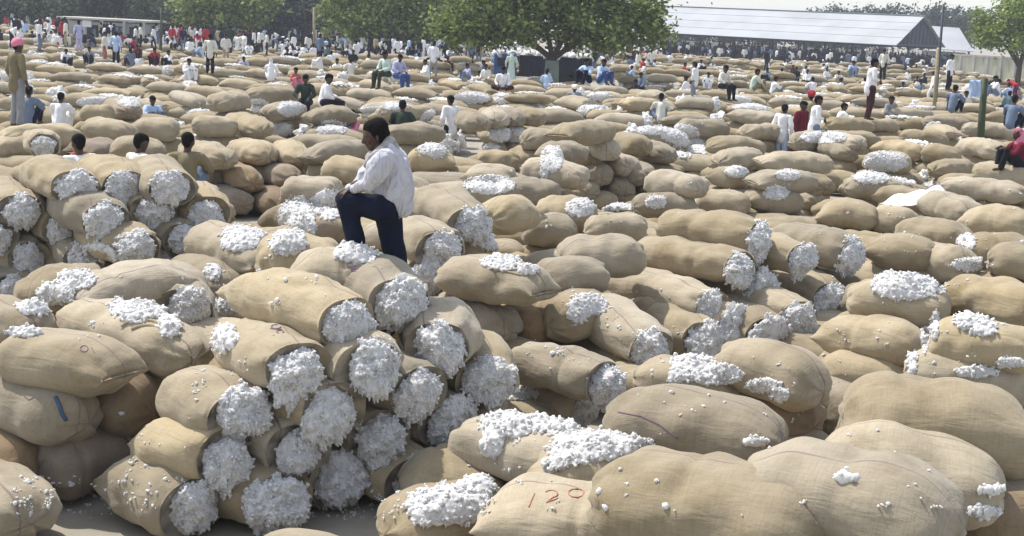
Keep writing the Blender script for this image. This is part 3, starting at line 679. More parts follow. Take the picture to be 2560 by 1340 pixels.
# ------------------------------------------------------------------ pale boundary wall on the right
def wallp(x, y, Y): p = PD(x, y, Y); return p
pa, pb = PD(2386, 134, 128), PD(2700, 150, 120); pa0, pb0 = Vector((pa.x, pa.y, 0)), Vector((pb.x, pb.y, 0)); d = (pb0 - pa0).normalized(); nn = Vector((-d.y, d.x, 0))
wl = empty('boundary_wall', pa0); tag(wl, 'pale stained plaster wall below the tree at the right edge', 'wall')
mt, t, bs = nodes_of('stained_plaster'); L_ = t.links.new
tc = N(t, 'TexCoord'); mp = N(t, 'Mapping'); mp.inputs['Scale'].default_value = (1.1, 1.1, .25); L_(tc.outputs['Object'], mp.inputs[0]); nz = N(t, 'TexNoise', Scale=1.2, Detail=4.); L_(mp.outputs[0], nz.inputs['Vector'])
r_ = ramp(t, [(.40, (.24, .28, .15)), (.52, (.44, .44, .33)), (.62, (.50, .49, .41))]); L_(nz.outputs[0], r_.inputs[0]); L_(r_.outputs[0], bs.inputs['Base Color']); bs.inputs['Roughness'].default_value = .9; MATS['stained'] = mt
zt = pa.z - .18
b = MB(); ln = (pb0 - pa0).length
b.hexa([pa0 + UZ * 0, pb0, pb0 + nn * .25, pa0 + nn * .25, pa0 + UZ * zt, pb0 + UZ * zt, pb0 + nn * .25 + UZ * zt, pa0 + nn * .25 + UZ * zt]); b.build('wall_face', 'stained', wl, org=pa0)
b = MB(); c = pa0 + d * ln / 2 + nn * .125 + UZ * (zt + .09); b.box(c, ln + .2, .42, .18, d, nn); b.build('coping', 'plaster_cream', wl, org=pa0)
b = MB()
for j in range(9):
    c = pa0 + d * (ln * (j + .5) / 9) - nn * .05 + UZ * (zt / 2); b = MB(); b.box(c, .28, .1, zt, d, nn); b.build('pier', 'plaster_cream', wl, org=pa0)
# added cream wall, standing in for the sunlit sacks behind the shed
pa, pb = PD(1640, 100, 215), PD(2180, 136, 200); b = MB(); d = Vector((pb.x - pa.x, pb.y - pa.y, 0)); n2 = Vector((-d.y, d.x, 0)).normalized() * .3
pa0, pb0 = Vector((pa.x, pa.y, 0)), Vector((pb.x, pb.y, 0)); b.hexa([pa0, pb0, pb0 + n2, pa0 + n2, pa0 + UZ * pa.z, pb0 + UZ * pa.z, pb0 + n2 + UZ * pa.z, pa0 + n2 + UZ * pa.z])
b.box(pa0 + d / 2 + n2 / 2 + UZ * (pa.z + .06), d.length + .3, .5, .12, d.normalized(), n2.normalized())
o = b.build('sunlit_stand_in', 'plaster_cream', org=pa0); o.location = pa0; tag(o, 'cream wall standing in for sunlit sacks seen between the posts of the long shed', 'wall')

# ------------------------------------------------------------------ hut at upper left
HY = 103; h0, h1 = PD(150, 110, HY), PD(372, 110, HY); zt = PD(150, 42, HY).z
hut = empty('hut', (h0.x, HY, 0)); tag(hut, 'low cream hut with a flat roof slab and doorways at upper left behind the crowd', 'hut')
ho = Vector((h0.x, HY, 0)); wd = h1.x - h0.x
b = MB(); b.box(ho + Vector((wd / 2, 2.2, zt / 2 - .12)), wd - .5, 4, zt - .24); b.build('wall', 'plaster_cream', hut, org=ho)
b = MB(); b.box(ho + Vector((wd / 2, 2.1, zt - .04)), wd + .4, 4.6, .16); b.build('roof_slab', 'plaster_cream', hut, bevel=.02, org=ho)
for fx, ww in ((.36, .9), (.62, 1.2), (.84, .9)):
    b = MB(); b.box(ho + Vector((wd * fx, .19, (zt - .5) / 2)), ww, .06, zt - .5); b.build('doorway', 'dark_opening', hut, org=ho)
b = MB(); b.box(ho + Vector((wd * .30, .14, zt - .42)), .7, .1, .5); b.build('notice_panel', 'sheet_white', hut, org=ho)
for fx in (.48, .73, .95): b = MB(); b.box(ho + Vector((wd * fx, -.1, (zt - .12) / 2)), .22, .22, zt - .12); b.build('post', 'plaster_cream', hut, org=ho)

# ------------------------------------------------------------------ covered lorry standing among the sacks
LY = 78; l0 = PD(1232, 200, LY); l1 = PD(1478, 200, LY); lo = Vector((l0.x, LY, 0)); lw = l1.x - l0.x
zt = PD(1350, 138, LY).z
lor = empty('lorry', lo); tag(lor, 'blue lorry with a dark open body loaded with cotton, parked behind the tree fork', 'lorry')
b = MB(); b.box(lo + Vector((lw * .12, 1.2, .5 + (zt - .5) / 2)), lw * .24, 2.2, zt - .5); cab = b.build('cab', 'lorry_blue', lor, bevel=.07, org=lo)
b = MB(); b.box(lo + Vector((lw * .12, .085, zt - .5)), lw * .16, .03, .5); b.build('window', 'dark_opening', cab, org=lo)
b = MB(); b.box(lo + Vector((lw * .63, 1.2, .75 + (zt - .8) / 2)), lw * .74, 2.3, zt - .8)
for j in range(9): b.box(lo + Vector((lw * (.28 + .088 * j), .02, .75 + (zt - .8) / 2)), .07, .06, zt - .8)
b.build('cargo_body', 'lorry_navy', lor, bevel=.015, org=lo)
b = MB(); b.box(lo + Vector((lw * .5, 1.2, .6)), lw * .98, 1.0, .2); b.build('chassis', 'steel_dark', lor, org=lo)
for fx in (.13, .72, .88):
    for yy in (.25, 2.1):
        b = MB(); b.tube([lo + Vector((lw * fx, yy - .13, .45)), lo + Vector((lw * fx, yy + .13, .45))], .45, 18); wh = b.build('wheel', 'tyre', lor, smooth=False, bevel=.03, org=lo)
g = np.random.default_rng(5); q = np.column_stack([l0.x + lw * g.uniform(.0, 1., 420), LY + g.uniform(.1, 2.3, 420), zt + g.uniform(-.16, .10, 420)])
tv, tf = tufts(q - np.array(lo), g.uniform(.06, .2, 420), 5); k = link(bpy.data.objects.new('cotton_load', mesh_np('cotton_load', tv, tf, mats=[COTTON])), lor)

# ------------------------------------------------------------------ trees
def tree(px, basey, Y, crown, leafm, n, label, trunk_r=.22, forks=4, leaf=.30, seed=1, lean=0, fork_z=2.):
    g = np.random.default_rng(seed); b0 = PD(px, basey, Y); b0 = Vector((b0.x, Y, 0))
    t = empty('tree', b0); tag(t, label, 'tree', 'trees around the market yard')
    pts = []; sc = 1.0
    cen = []
    for (cx, cy, cz, rx, ry, rz) in crown: cen.append((Vector((cx, cy, cz)), (rx, ry, rz)))
    mb = MB(); fk = Vector((lean, 0, fork_z)); mb.tube([(0, 0, -.1), (lean * .4, .05, fork_z * .5), fk], [trunk_r * 1.25, trunk_r, trunk_r * .9], 9)
    for c, r in cen[:forks]:
        e = c + Vector((0, 0, r[2] * .3)); mid = fk.lerp(e, .5) + Vector((g.uniform(-.3, .3), g.uniform(-.3, .3), .2)); mb.tube([fk - Vector((0, 0, .1)), mid, e], [trunk_r * .62, trunk_r * .42, trunk_r * .1], 7)
        for _ in range(4):
            a = fk.lerp(e, g.uniform(.45, .9)); ee = c + Vector((g.uniform(-1, 1) * r[0] * .8, g.uniform(-1, 1) * r[1] * .8, g.uniform(-.6, .6) * r[2])); mb.tube([a, a.lerp(ee, .5) + Vector((0, 0, .15)), ee], [trunk_r * .2, trunk_r * .13, trunk_r * .04], 5)
    mb.build('trunk', 'bark', t, smooth=True)
    tot = sum(r[0] * r[2] for _, r in cen); P_ = []
    for c, r in cen:                                # leaves gather in clumps near the skin of each bough
        nc = max(6, int(n / 55 * r[0] * r[2] / tot)); d = g.normal(size=(nc, 3)); d /= np.linalg.norm(d, axis=1)[:, None]; rad = g.uniform(.35, 1.3, (nc, 1)) ** .7
        cc = np.array(c) + d * rad * np.array(r)
        for q in cc: P_.append(q + g.normal(size=(55, 3)) * np.array([.34, .34, .22]) * (leaf / .28) * g.uniform(.8, 1.6))
    P_ = np.vstack(P_); m_ = len(P_); ax = g.normal(size=(m_, 3)); ax[:, 2] *= .6; ax /= np.linalg.norm(ax, axis=1)[:, None]
    bx = np.cross(ax, g.normal(size=(m_, 3))); bx /= np.linalg.norm(bx, axis=1)[:, None]; s = leaf * g.uniform(.5, 1.2, (m_, 1))
    v = np.stack([P_ - ax * s * .62, P_ + bx * s * .34 - ax * s * .05, P_ + ax * s * .62, P_ - bx * s * .34 - ax * s * .05], 1).reshape(-1, 3)
    link(bpy.data.objects.new('crown', mesh_np('crown', v, np.arange(m_ * 4).reshape(-1, 4), False, [leafm])), t); return t
LG = leafmat('leaf_olive', (.05, .078, .018), (.33, .40, .12)); LD = leafmat('leaf_dark', (.024, .042, .026), (.10, .15, .085)); LB = leafmat('leaf_bluish', (.026, .042, .040), (.085, .115, .095)); LY_ = leafmat('leaf_bright', (.055, .10, .016), (.32, .42, .09))
def crown_px(px, Y, blobs):                          # boughs given as photo ellipses (x, y, rx, ry) at depth Y, centred on the trunk foot
    x0 = PD(px, 150, Y).x; s = F_PX / Y; r = []
    for i, (x, y, a, b_) in enumerate(blobs):
        p = PD(x, y, Y); r.append((p.x - x0, (-1) ** i * .25 * a / s, p.z, a / s, max(a, b_) / s * .9, b_ / s))
    return r
tree(1378, 200, 72, crown_px(1378, 72, [(1200, 40, 110, 62), (1330, 30, 90, 58), (1440, 50, 90, 60), (1560, 45, 80, 60), (1270, 75, 80, 30), (1500, 90, 90, 32), (1610, 70, 45, 40), (1150, 75, 60, 32), (1380, -40, 150, 60), (1250, -60, 120, 60), (1530, -60, 120, 60)]), LG, 30000, 'forked olive green tree with wide low crown beside the blue lorry', .26, 5, .27, 11, fork_z=1.9)
tk = [o for o in bpy.data.objects if o.name.startswith('tree') and o.type == 'EMPTY'][0]; b = MB(); b.tube([(0, 0, 0), (.0, .0, .9), (.0, .0, 1.72)], [.44, .40, .36], 14); b.build('painted_base', 'cover_grey', tk, smooth=True)
tree(930, 120, 105, crown_px(930, 105, [(880, 50, 70, 45), (960, 45, 70, 50), (1030, 60, 70, 42), (1090, 45, 55, 55), (930, -20, 110, 50), (1060, -20, 90, 50), (850, 20, 40, 40)]), LG, 15000, 'olive green tree between the dark clump and the forked tree', .25, 4, .33, 12)
tree(560, 105, 118, crown_px(560, 118, [(510, 50, 60, 40), (590, 45, 60, 42), (550, -10, 90, 40), (640, 10, 50, 40), (480, 20, 50, 40)]), LG, 11000, 'mid green tree right of the hut with sunlit lower leaves', .22, 4, .36, 13)
tree(712, 95, 128, crown_px(712, 128, [(690, 50, 55, 38), (750, 45, 50, 40), (720, 5, 80, 40), (790, 30, 45, 45), (650, 30, 30, 40)]), LB, 13000, 'dark bluish dense tree left of the yellowish post in the upper middle', .22, 4, .36, 14)
tree(75, 90, 125, crown_px(75, 125, [(40, 40, 70, 45), (120, 35, 70, 42), (70, -10, 110, 40), (-30, 30, 70, 50)]), LD, 11000, 'dark tree at the upper left corner left of the hut', .22, 4, .36, 15)
tree(255, 80, 135, crown_px(255, 135, [(190, 10, 70, 40), (270, 5, 70, 40), (330, 15, 60, 45), (250, -30, 110, 30)]), LB, 10000, 'dark tree standing directly behind the hut', .22, 4, .38, 16)
tree(425, 90, 130, crown_px(425, 130, [(390, 35, 50, 45), (450, 40, 55, 45), (420, -10, 80, 40)]), LD, 9000, 'dark tree just right of the hut behind the thin post', .22, 3, .38, 17)
tree(2545, 200, 112, crown_px(2545, 112, [(2490, 60, 50, 40), (2560, 55, 60, 60), (2460, 85, 36, 30), (2520, 105, 60, 28), (2600, 60, 60, 60), (2560, 10, 70, 45), (2640, 20, 60, 60)]), LY_, 15000, 'bright green tree at the right edge above the pale wall', .24, 5, .30, 18)
for i, (px, Y, bl, lab) in enumerate([
    (1745, 235, [(1700, 84, 60, 26), (1780, 88, 60, 24), (1740, 60, 90, 30)], 'low dark tree seen under the far left end of the shed roof'),
    (1930, 232, [(1880, 96, 60, 24), (1970, 100, 70, 24), (1920, 70, 90, 30)], 'low dark tree seen under the middle of the shed roof'),
    (2110, 228, [(2060, 104, 60, 24), (2150, 110, 60, 24), (2110, 80, 80, 30)], 'low dark tree seen under the near half of the shed roof'),
    (2300, 240, [(2250, 40, 40, 18), (2310, 55, 50, 25), (2360, 45, 45, 25), (2290, 95, 70, 30)], 'hazy grey green tree behind the shed gable'),
    (2420, 245, [(2390, 60, 45, 22), (2440, 55, 40, 26), (2420, 90, 60, 25)], 'hazy tree between the store roof and bright right tree'),
    (2130, 260, [(2090, 38, 50, 14), (2170, 36, 60, 16), (2130, 60, 80, 20)], 'tree top showing over the ridge of the shed roof')]):
    tree(px, 150, Y, crown_px(px, Y, bl), LB if i != 4 else LD, 5200, lab, .22, 3, .55, 30 + i)

for i in range(11):                                 # a belt of darker trees closes the yard at the back
    px = -60 + 118 * i; Y = 150 + 9 * math.sin(i * 2.3); yb = hor(px) - 12
    tree(px, 120, Y, crown_px(px, Y, [(px - 30, yb + 22, 55, 42), (px + 35, yb + 14, 55, 46), (px, yb - 30, 75, 40), (px + 10, yb + 50, 70, 26)]), (LB, LD, LB, LG)[i % 4], 6500,
         ['dark tree at the far upper left corner', 'dark tree far left beyond the hut', 'dark tree beyond the left end of hut', 'dark tree beyond the right end of hut', 'far tree beyond the thin greenish pole', 'far tree beyond the mid green tree', 'far tree left of the dark bluish clump', 'far tree beyond the yellowish post', 'far tree beyond the first olive tree', 'far tree between the olive tree and forked tree', 'far tree beyond the blue lorry'][i], .22, 3, .45, 60 + i)
# ------------------------------------------------------------------ poles and posts
def pole(px0, py0, px1, py1, Y, r, mat, name, label, cat):
    a, b_ = PD(px0, py0, Y), PD(px1, py1, Y); d = (b_ - a); foot = a - d * (a.z / d.z); o_ = MB(); o_.tube([foot, foot.lerp(b_, .5), b_], [r * 1.1, r, r * .85], 10); return tag(o_.build(name, mat, smooth=True, org=foot), label, cat), foot
def pole_at(*a): o, f = pole(*a); o.location = f; return o
pole_at(2335, 280, 2345, 122, 52, .075, 'pole_wood', 'wooden_pole', 'leaning pale wooden pole in front of the shed gable at right', 'pole')
pole_at(2350, 120, 2359, 10, 58, .06, 'steel_dark', 'metal_pole', 'thin dark pole rising past the right slope of the shed gable', 'pole')
pole_at(402, 100, 404, 20, 96, .09, 'green_paint', 'metal_pole', 'thin greenish pole right of the hut', 'pole')
pole_at(786, 110, 785, 20, 98, .11, 'pole_wood', 'wooden_pole', 'yellowish post beside the dark bluish tree in the upper middle', 'pole')
gp, gf = pole(2455, 290, 2462, 196, 40, .11, 'green_paint', 'green_post', 'short thick green post with a pale sheet hung on it, at right', 'post'); gp.location = gf
a = PD(2436, 205, 39.8); c = PD(2446, 240, 39.8); b = MB(); v = []; nn_ = 7
for j in range(nn_):
    for i in range(nn_): p = PD(2424 + 28 * i / (nn_ - 1), 200 + 42 * j / (nn_ - 1), 39.85 + .05 * math.sin(i * 1.9 + j * .4)); v += [p]
vb = [p + Vector((0, .02, 0)) for p in v]; q = [(j * nn_ + i, j * nn_ + i + 1, (j + 1) * nn_ + i + 1, (j + 1) * nn_ + i) for j in range(nn_ - 1) for i in range(nn_ - 1)]
b.add(v + vb, q + [tuple(k + nn_ * nn_ for k in f[::-1]) for f in q] + [(i, i + nn_ * nn_, i + 1 + nn_ * nn_, i + 1) for i in range(nn_ - 1)] )
ob = b.build('cloth_sheet', 'cloth_sky_blue', smooth=True, org=a); ob.location = a; tag(ob, 'pale blue grey sheet hanging on the green post at right', 'cloth')

# ------------------------------------------------------------------ loose cotton lying on the sacks
bpy.context.view_layer.update()
from mathutils.bvhtree import BVHTree
import bisect
def tree_of(objs):
    vs_, ps_, start, off, k = [], [], [], 0, 0
    for o in objs:
        me = o.data; v = np.empty(len(me.vertices) * 3, np.float32); me.vertices.foreach_get('co', v); v = v.reshape(-1, 3); mw = np.array(o.matrix_world); vs_.append(v @ mw[:3, :3].T + mw[:3, 3])
        lp = np.empty(len(me.loops), np.int32); me.loops.foreach_get('vertex_index', lp); lt_ = np.empty(len(me.polygons), np.int32); me.polygons.foreach_get('loop_total', lt_)
        start.append(k); k += len(lt_); lp = lp + off; q_ = lt_ == 4; i_ = np.concatenate([[0], np.cumsum(lt_)[:-1]])
        poly = [lp[a_:a_ + n_].tolist() for a_, n_ in zip(i_, lt_)]; ps_ += poly; off += len(v)
    return BVHTree.FromPolygons(np.vstack(vs_).tolist(), ps_, all_triangles=False), start
GROUND = bpy.data.objects['ground']
ALLO = [s['o'] for s in SACKS] + [GROUND]; BVH, START = tree_of(ALLO)
def shoot(x, y):
    h = BVH.ray_cast(CAM, ray(x, y).normalized())
    return None if h[0] is None else (True, h[0], h[1], h[2], ALLO[bisect.bisect_right(START, h[2]) - 1])
g = np.random.default_rng(21)
LOOSE = []
def heap(ells, label, dens=1.0, tall=0., r=.020, cat='cotton heap', name='cotton_heap'):
    """ells: ellipses in the photo (x, y, rx, ry); each tuft lies on whatever sack is under it"""
    pts = []; ctr = None
    for (x, y, a, b_) in ells:
        h = shoot(x, y)
        if h is None: continue
        s = F_PX / (h[1] - CAM).length; n = int(min(3200, max(40, dens * 4.6 * math.pi * a * b_ / (s * r) ** 2)))
        if ctr is None: ctr = h[1].copy()
        mx = 0
        for _ in range(n):
            rr = math.sqrt(g.random()) ** .8 * (1 + .18 * math.sin(5 * g.random() * 6)); an = g.random() * 6.283; q = shoot(x + a * rr * math.cos(an), y + b_ * rr * math.sin(an))
            if q is None or abs((q[1] - h[1]).length) > 1.3: continue
            e = max(0, 1 - rr); pts.append((*(q[1] + q[2] * (g.uniform(-.3, 1.1) * r)), e, q[1].z))
            k = tall * e
            if k: pts[-1] = (pts[-1][0], pts[-1][1], pts[-1][2] + k * g.uniform(.3, 1), e, q[1].z)
    if len(pts) < 4: return None
    p = np.array(pts); left = np.ones(len(p), bool); groups = []                 # each connected patch is a heap of its own
    while left.any():
        cur = np.zeros(len(p), bool); i0 = np.argmax(left); cur[i0] = True; left[i0] = False; fr = [i0]
        while fr:
            i = fr.pop(); nb = left & (((p[:, :3] - p[i, :3]) ** 2).sum(1) < .075 ** 2)
            left[nb] = False; cur |= nb; fr += list(np.nonzero(nb)[0])
        groups.append(np.nonzero(cur)[0])
    groups.sort(key=lambda q: -len(q))
    for j, q in enumerate(groups):
        if j and len(q) < .16 * len(groups[0]): LOOSE.extend([(*p[i, :3], r * g.uniform(.25, .6)) for i in q[:14]]); continue
        pp = p[q]; c0 = pp[:, :3].mean(0); rad = r * g.uniform(.45, 1.25, len(q)) * (.75 + .5 * pp[:, 3]); tv, tf = tufts(pp[:, :3] - c0, rad, int(g.integers(1e6)))
        o = bpy.data.objects.new(name, soft(name, tv, tf, .0095 if (Vector(c0) - CAM).length < 14 else .014, 1, len(q) // 3, .010)); link(o); o.location = c0
        w_ = label.split(); lb = label if j == 0 else ' '.join([('smaller', 'third', 'fourth', 'fifth')[min(j, 4) - 1], 'patch', 'beside', 'the'] + w_[:12])
        tag(o, lb, cat, 'loose cotton on the sacks')
HEAPS = [
 ([(240, 655, 58, 40)], 'white cone of loose cotton at left, in front of the left mouth pile', 1.3, .28),
 ([(190, 700, 48, 22), (140, 733, 44, 26), (85, 772, 42, 16)], 'diagonal spill of cotton running down from the cotton cone to the left edge', 1, .05),
 ([(340, 770, 60, 34), (385, 770, 40, 20), (425, 815, 26, 30)], 'arched cotton spilling from the slit of the big sack at left', 1, .03),
 ([(585, 790, 62, 50), (560, 845, 32, 36)], 'cotton heap covering the back of a sack at left of the front pile', 1, .05),
 ([(745, 550, 42, 55), (720, 605, 42, 32)], 'ragged cotton over two sacks left of the standing man', 1, .04),
 ([(620, 590, 62, 28), (590, 612, 30, 16)], 'cotton strewn along the top of the shaded end sack left of the standing man', 1, .03),
 ([(822, 512, 40, 34)], 'cotton clinging to the pale sack under the standing man\'s raised knee', 1, .02),
 ([(892, 630, 52, 26)], 'cotton lump at the standing man\'s raised foot', 1.2, .07),
 ([(533, 682, 20, 20)], 'single cotton lump on the flank of a sack left of front pile', 1, .03),
 ([(1258, 655, 50, 20), (1320, 676, 26, 12)], 'cotton rim around the torn sack top in the middle', 1, .03),
 ([(1470, 762, 42, 26), (1445, 788, 24, 18)], 'cotton lump on the left part of the sack behind the flecked one', 1, .04),
 ([(1545, 530, 46, 28)], 'bright mound of cotton below the dark ended stack', 1.1, .1),
 ([(1452, 520, 34, 22)], 'smaller cotton patch left of the bright mound below the dark ended stack', 1, .05),
 ([(1270, 1060, 66, 34), (1350, 1055, 50, 28), (1230, 1110, 26, 34), (1410, 1075, 40, 26)], 'left half of widest cotton spread, right of the front pile', 1, .05),
 ([(1500, 1115, 95, 36), (1430, 1125, 54, 36), (1590, 1120, 46, 24), (1385, 1165, 26, 16)], 'right half of widest cotton spread, behind the numbered sack', 1, .05),
 ([(1130, 1262, 100, 44), (1195, 1215, 44, 22), (1080, 1290, 50, 24)], 'cotton heap at the bottom, left of the numbered sack', 1, .06),
 ([(1735, 915, 54, 34), (1790, 935, 60, 24), (1690, 945, 20, 16)], 'cotton scattered over the strewn sack in front of the right mouth pile', 1, .03),
 ([(1910, 962, 40, 16), (1950, 985, 20, 16)], 'small cotton trail on the shoulder of the brown undersided sack', 1, .02),
 ([(2270, 715, 84, 32), (2230, 700, 40, 22)], 'big bright cotton heap on the sack right of the right mouth pile', 1.1, .10),
 ([(2430, 800, 40, 28), (2460, 820, 34, 18)], 'small cotton heap on the dark creased sack at right edge', 1, .03),
 ([(2338, 812, 9, 34), (2312, 850, 10, 32), (2282, 905, 10, 30)], 'thin white line of cotton between two sacks at right', 1.4, 0),
 ([(2440, 930, 46, 12)], 'bright flat cotton scraps behind the biggest foreground sack', 1.2, .03),
 ([(2525, 905, 34, 10)], 'cotton scraps cut by the right edge above the biggest foreground sack', 1.2, .02),
 ([(2432, 662, 46, 16), (2415, 605, 22, 20)], 'bright cotton scraps in the hollow at right edge', 1, .03),
 ([(1380, 398, 26, 30), (1362, 430, 10, 18)], 'cotton on the striped sack of the dark ended stack', 1, .03),
 ([(1272, 336, 46, 18)], 'white cotton heap behind the alley', 1.1, .08),
 ([(1222, 372, 26, 14)], 'cotton knot at the near edge of the alley', 1.1, .05),
 ([(1640, 322, 55, 14), (1700, 335, 44, 22), (1725, 372, 40, 24)], 'broad cotton heap right of the dark ended stack\'s crest', 1, .07),
 ([(1490, 245, 40, 22), (1462, 275, 50, 18)], 'cotton slope behind the crest sack of the dark ended stack', 1, .08),
 ([(2060, 343, 52, 14)], 'cotton on the sack in front of the man in white beside the woman in red', 1.1, .05),
 ([(2215, 405, 48, 24), (2180, 440, 46, 18)], 'cotton heap in the right middle distance left of the white sheet', 1, .07),
 ([(1970, 438, 28, 12)], 'cotton heap on the upper of two yellowish sacks', 1.1, .05),
 ([(1940, 482, 28, 16)], 'cotton heap on the lower of two yellowish sacks', 1.1, .05),
 ([(1640, 505, 24, 14)], 'lump of cotton on the tan sack under the plump sack', 1.1, .05),
 ([(1842, 430, 26, 13)], 'cotton on the short sack right of the plump sack', 1.1, .05),
 ([(642, 264, 30, 15)], 'cotton ball like heap below the long sack left of the seated men', 1.1, .08),
 ([(690, 324, 36, 17)], 'cotton heap right of the sack with dark shaded end', 1.1, .08),
 ([(828, 320, 36, 18)], 'cotton heap left of the standing man\'s head', 1.1, .07),
 ([(240, 256, 42, 12), (335, 254, 44, 12)], 'long cotton heap over the sacks left of the half hidden man in pale blue', 1.1, .08),
 ([(725, 272, 28, 18)], 'cotton heap below the seated man in dark green', 1.1, .06),
 ([(1250, 256, 62, 14), (1180, 245, 40, 14)], 'cotton over the row of round sack ends by the alley', 1.1, .06),
 ([(1080, 372, 38, 14)], 'cotton on the golden sack behind the standing man', 1.1, .04),
 ([(1225, 462, 56, 22)], 'grey white cotton behind the huge pale sack', 1, .04),
 ([(1830, 252, 44, 14), (1880, 268, 44, 10)], 'cotton heap left of the red turban', 1.1, .07),
 ([(1078, 298, 24, 20)], 'cotton ball beside the man standing in the alley', 1.2, .1),
 ([(1225, 590, 34, 32)], 'cotton trailing below the hanging mouth of the huge pale sack', 1, .03),
 ([(1300, 985, 42, 16)], 'shaded cotton on the low sack under the smooth diagonal sack', 1, .03),
 ([(2110, 1196, 22, 9)], 'lone cotton tuft in the middle of the tufted foreground sack', 1.2, .02),
 ([(1885, 1106, 28, 9)], 'cotton strip in the hollow between foreground sacks', 1.2, .01),
 ([(2452, 1278, 36, 12), (2480, 1225, 24, 8)], 'cotton scraps near the bottom right corner', 1.2, .02),
 ([(985, 262, 40, 12), (935, 280, 40, 12)], 'cotton behind the standing man\'s head at the dark green clad head', 1.1, .07),
 ([(1090, 385, 20, 10), (1135, 350, 16, 26)], 'cotton tower beside the man in the alley', 1.1, .08),
 ([(60, 830, 40, 12)], 'cotton scraps behind the pillow shaped sack at left edge', 1, .01),
 ([(2330, 470, 26, 14)], 'torn white cotton under the white sheet', 1, .02),
]
for e in HEAPS: heap(*e)
# stray tufts anywhere: on the sacks and on the bare ground
pts = []
REG = [(300, 1030, 560, 1180, 90), (480, 890, 640, 1010, 50), (250, 1150, 520, 1290, 60), (20, 1190, 330, 1290, 200), (760, 1230, 1000, 1295, 200), (1280, 840, 1560, 960, 60), (1400, 720, 1720, 860, 70), (1560, 890, 2050, 1040, 90),
       (1150, 1020, 1700, 1290, 110), (2060, 700, 2556, 940, 110), (2050, 480, 2556, 700, 130), (1100, 360, 1700, 620, 130), (440, 560, 860, 760, 70), (12, 680, 520, 860, 60), (1700, 300, 2556, 480, 170), (12, 200, 1000, 420, 130), (1000, 200, 2000, 380, 160), (1800, 1040, 2556, 1298, 25), (600, 640, 1060, 860, 30)]
for x0, y0, x1, y1, n in REG:
    for _ in range(n):
        x, y = g.uniform(x0, x1), g.uniform(y0, y1)
        big = g.random() < .25
        if g.random() < .62: continue
        for _k in range(int(g.integers(2, 8)) if big else int(g.integers(1, 3))):
            h = shoot(x + g.normal() * (9 if big else 4), y + g.normal() * (4 if big else 2))
            if h and h[2].z > .1: pts.append((*(h[1] + h[2] * .004), min(.016, .0075 * math.exp(g.normal() * .45))))
p = np.array(pts + LOOSE); tv, tf = tufts(p[:, :3], p[:, 3], 99, None, 1, .4, (.4, 1.7))
o = link(bpy.data.objects.new('cotton_scraps', mesh_np('cotton_scraps', tv, tf, mats=[COTTON]))); tag(o, 'white cotton scraps scattered over sacks and bare ground', 'cotton', kind='stuff')
# white plastic sheet pulled over sacks at right
n_ = 14; c0 = P(2288, 468, 1.22); v = []; b = MB()
for j in range(n_):
    for i in range(n_):
        a_, d_ = i / (n_ - 1), j / (n_ - 1); v.append(c0 + Vector(((a_ - .5) * .95 + .05 * math.sin(d_ * 5), (d_ - .5) * .75 + .06 * math.sin(a_ * 6), -.34 * (1 - a_) ** 1.5 + .035 * math.sin(a_ * 11 + d_ * 4) + .03 * math.sin(d_ * 9 - a_ * 5) - .25 * abs(d_ - .5) ** 2)))
q = [(j * n_ + i, j * n_ + i + 1, (j + 1) * n_ + i + 1, (j + 1) * n_ + i) for j in range(n_ - 1) for i in range(n_ - 1)]; nn2 = n_ * n_
rim = [i for i in range(n_)] + [j * n_ + n_ - 1 for j in range(1, n_)] + [(n_ - 1) * n_ + i for i in range(n_ - 2, -1, -1)] + [j * n_ for j in range(n_ - 2, 0, -1)]
b.add(v + [p_ - Vector((0, 0, .012)) for p_ in v], q + [tuple(k + nn2 for k in f[::-1]) for f in q] + [(rim[k], rim[k] + nn2, rim[(k + 1) % len(rim)] + nn2, rim[(k + 1) % len(rim)]) for k in range(len(rim))]); o = b.build('plastic_sheet', 'sheet_white', smooth=True, org=c0); o.location = c0
tag(o, 'crumpled white sheet lying over sacks at the right', 'sheet')

# ------------------------------------------------------------------ marks and cords on the sacks
def strokes(lines, mat, name, r, target):
    """painted strokes that lie on a sack"""
    mb = MB(); par = None
    for ln in lines:
        pp = []
        for i in range(len(ln) - 1):
            for t_ in np.linspace(0, 1, 6)[: 6 if i == len(ln) - 2 else 5]:
                x, y = ln[i][0] + (ln[i + 1][0] - ln[i][0]) * t_, ln[i][1] + (ln[i + 1][1] - ln[i][1]) * t_; h = shoot(x, y)
                if h: pp.append(h[1] + h[2] * .001); par = par or h[4]
        if len(pp) > 2: mb.tube(pp, r, 5)
    if par is None or not mb.v: return
    while par.parent: par = par.parent
    inv = par.matrix_world.inverted(); mb.v = [tuple(inv @ Vector(p_)) for p_ in mb.v]; o = mb.build(name, mat, par, smooth=True); return o
def arc(cx, cy, rx, ry, a0, a1, n=9): return [(cx + rx * math.cos(a0 + (a1 - a0) * i / n), cy + ry * math.sin(a0 + (a1 - a0) * i / n)) for i in range(n + 1)]
strokes([[(1336, 1234), (1322, 1268)], arc(1378, 1235, 16, 9, -2.6, 1.3) + [(1366, 1256), (1396, 1246)], arc(1440, 1233, 20, 11, 0, 6.3)], 'mark_red', 'numeral_mark', .005, None)
strokes([arc(880, 662, 12, 5, 0, 5), [(868, 668), (890, 672)], arc(886, 675, 8, 3, 1, 6)], 'mark_purple', 'ink_stamp', .005, None)
strokes([arc(690, 817, 12, 5, 0, 5), [(675, 822), (704, 824)], arc(700, 830, 9, 4, 2, 7)], 'mark_purple', 'ink_stamp', .005, None)
strokes([arc(210, 872, 10, 8, 0, 6.3), [(228, 868), (236, 882)]], 'mark_purple', 'ink_stamp', .004, None)
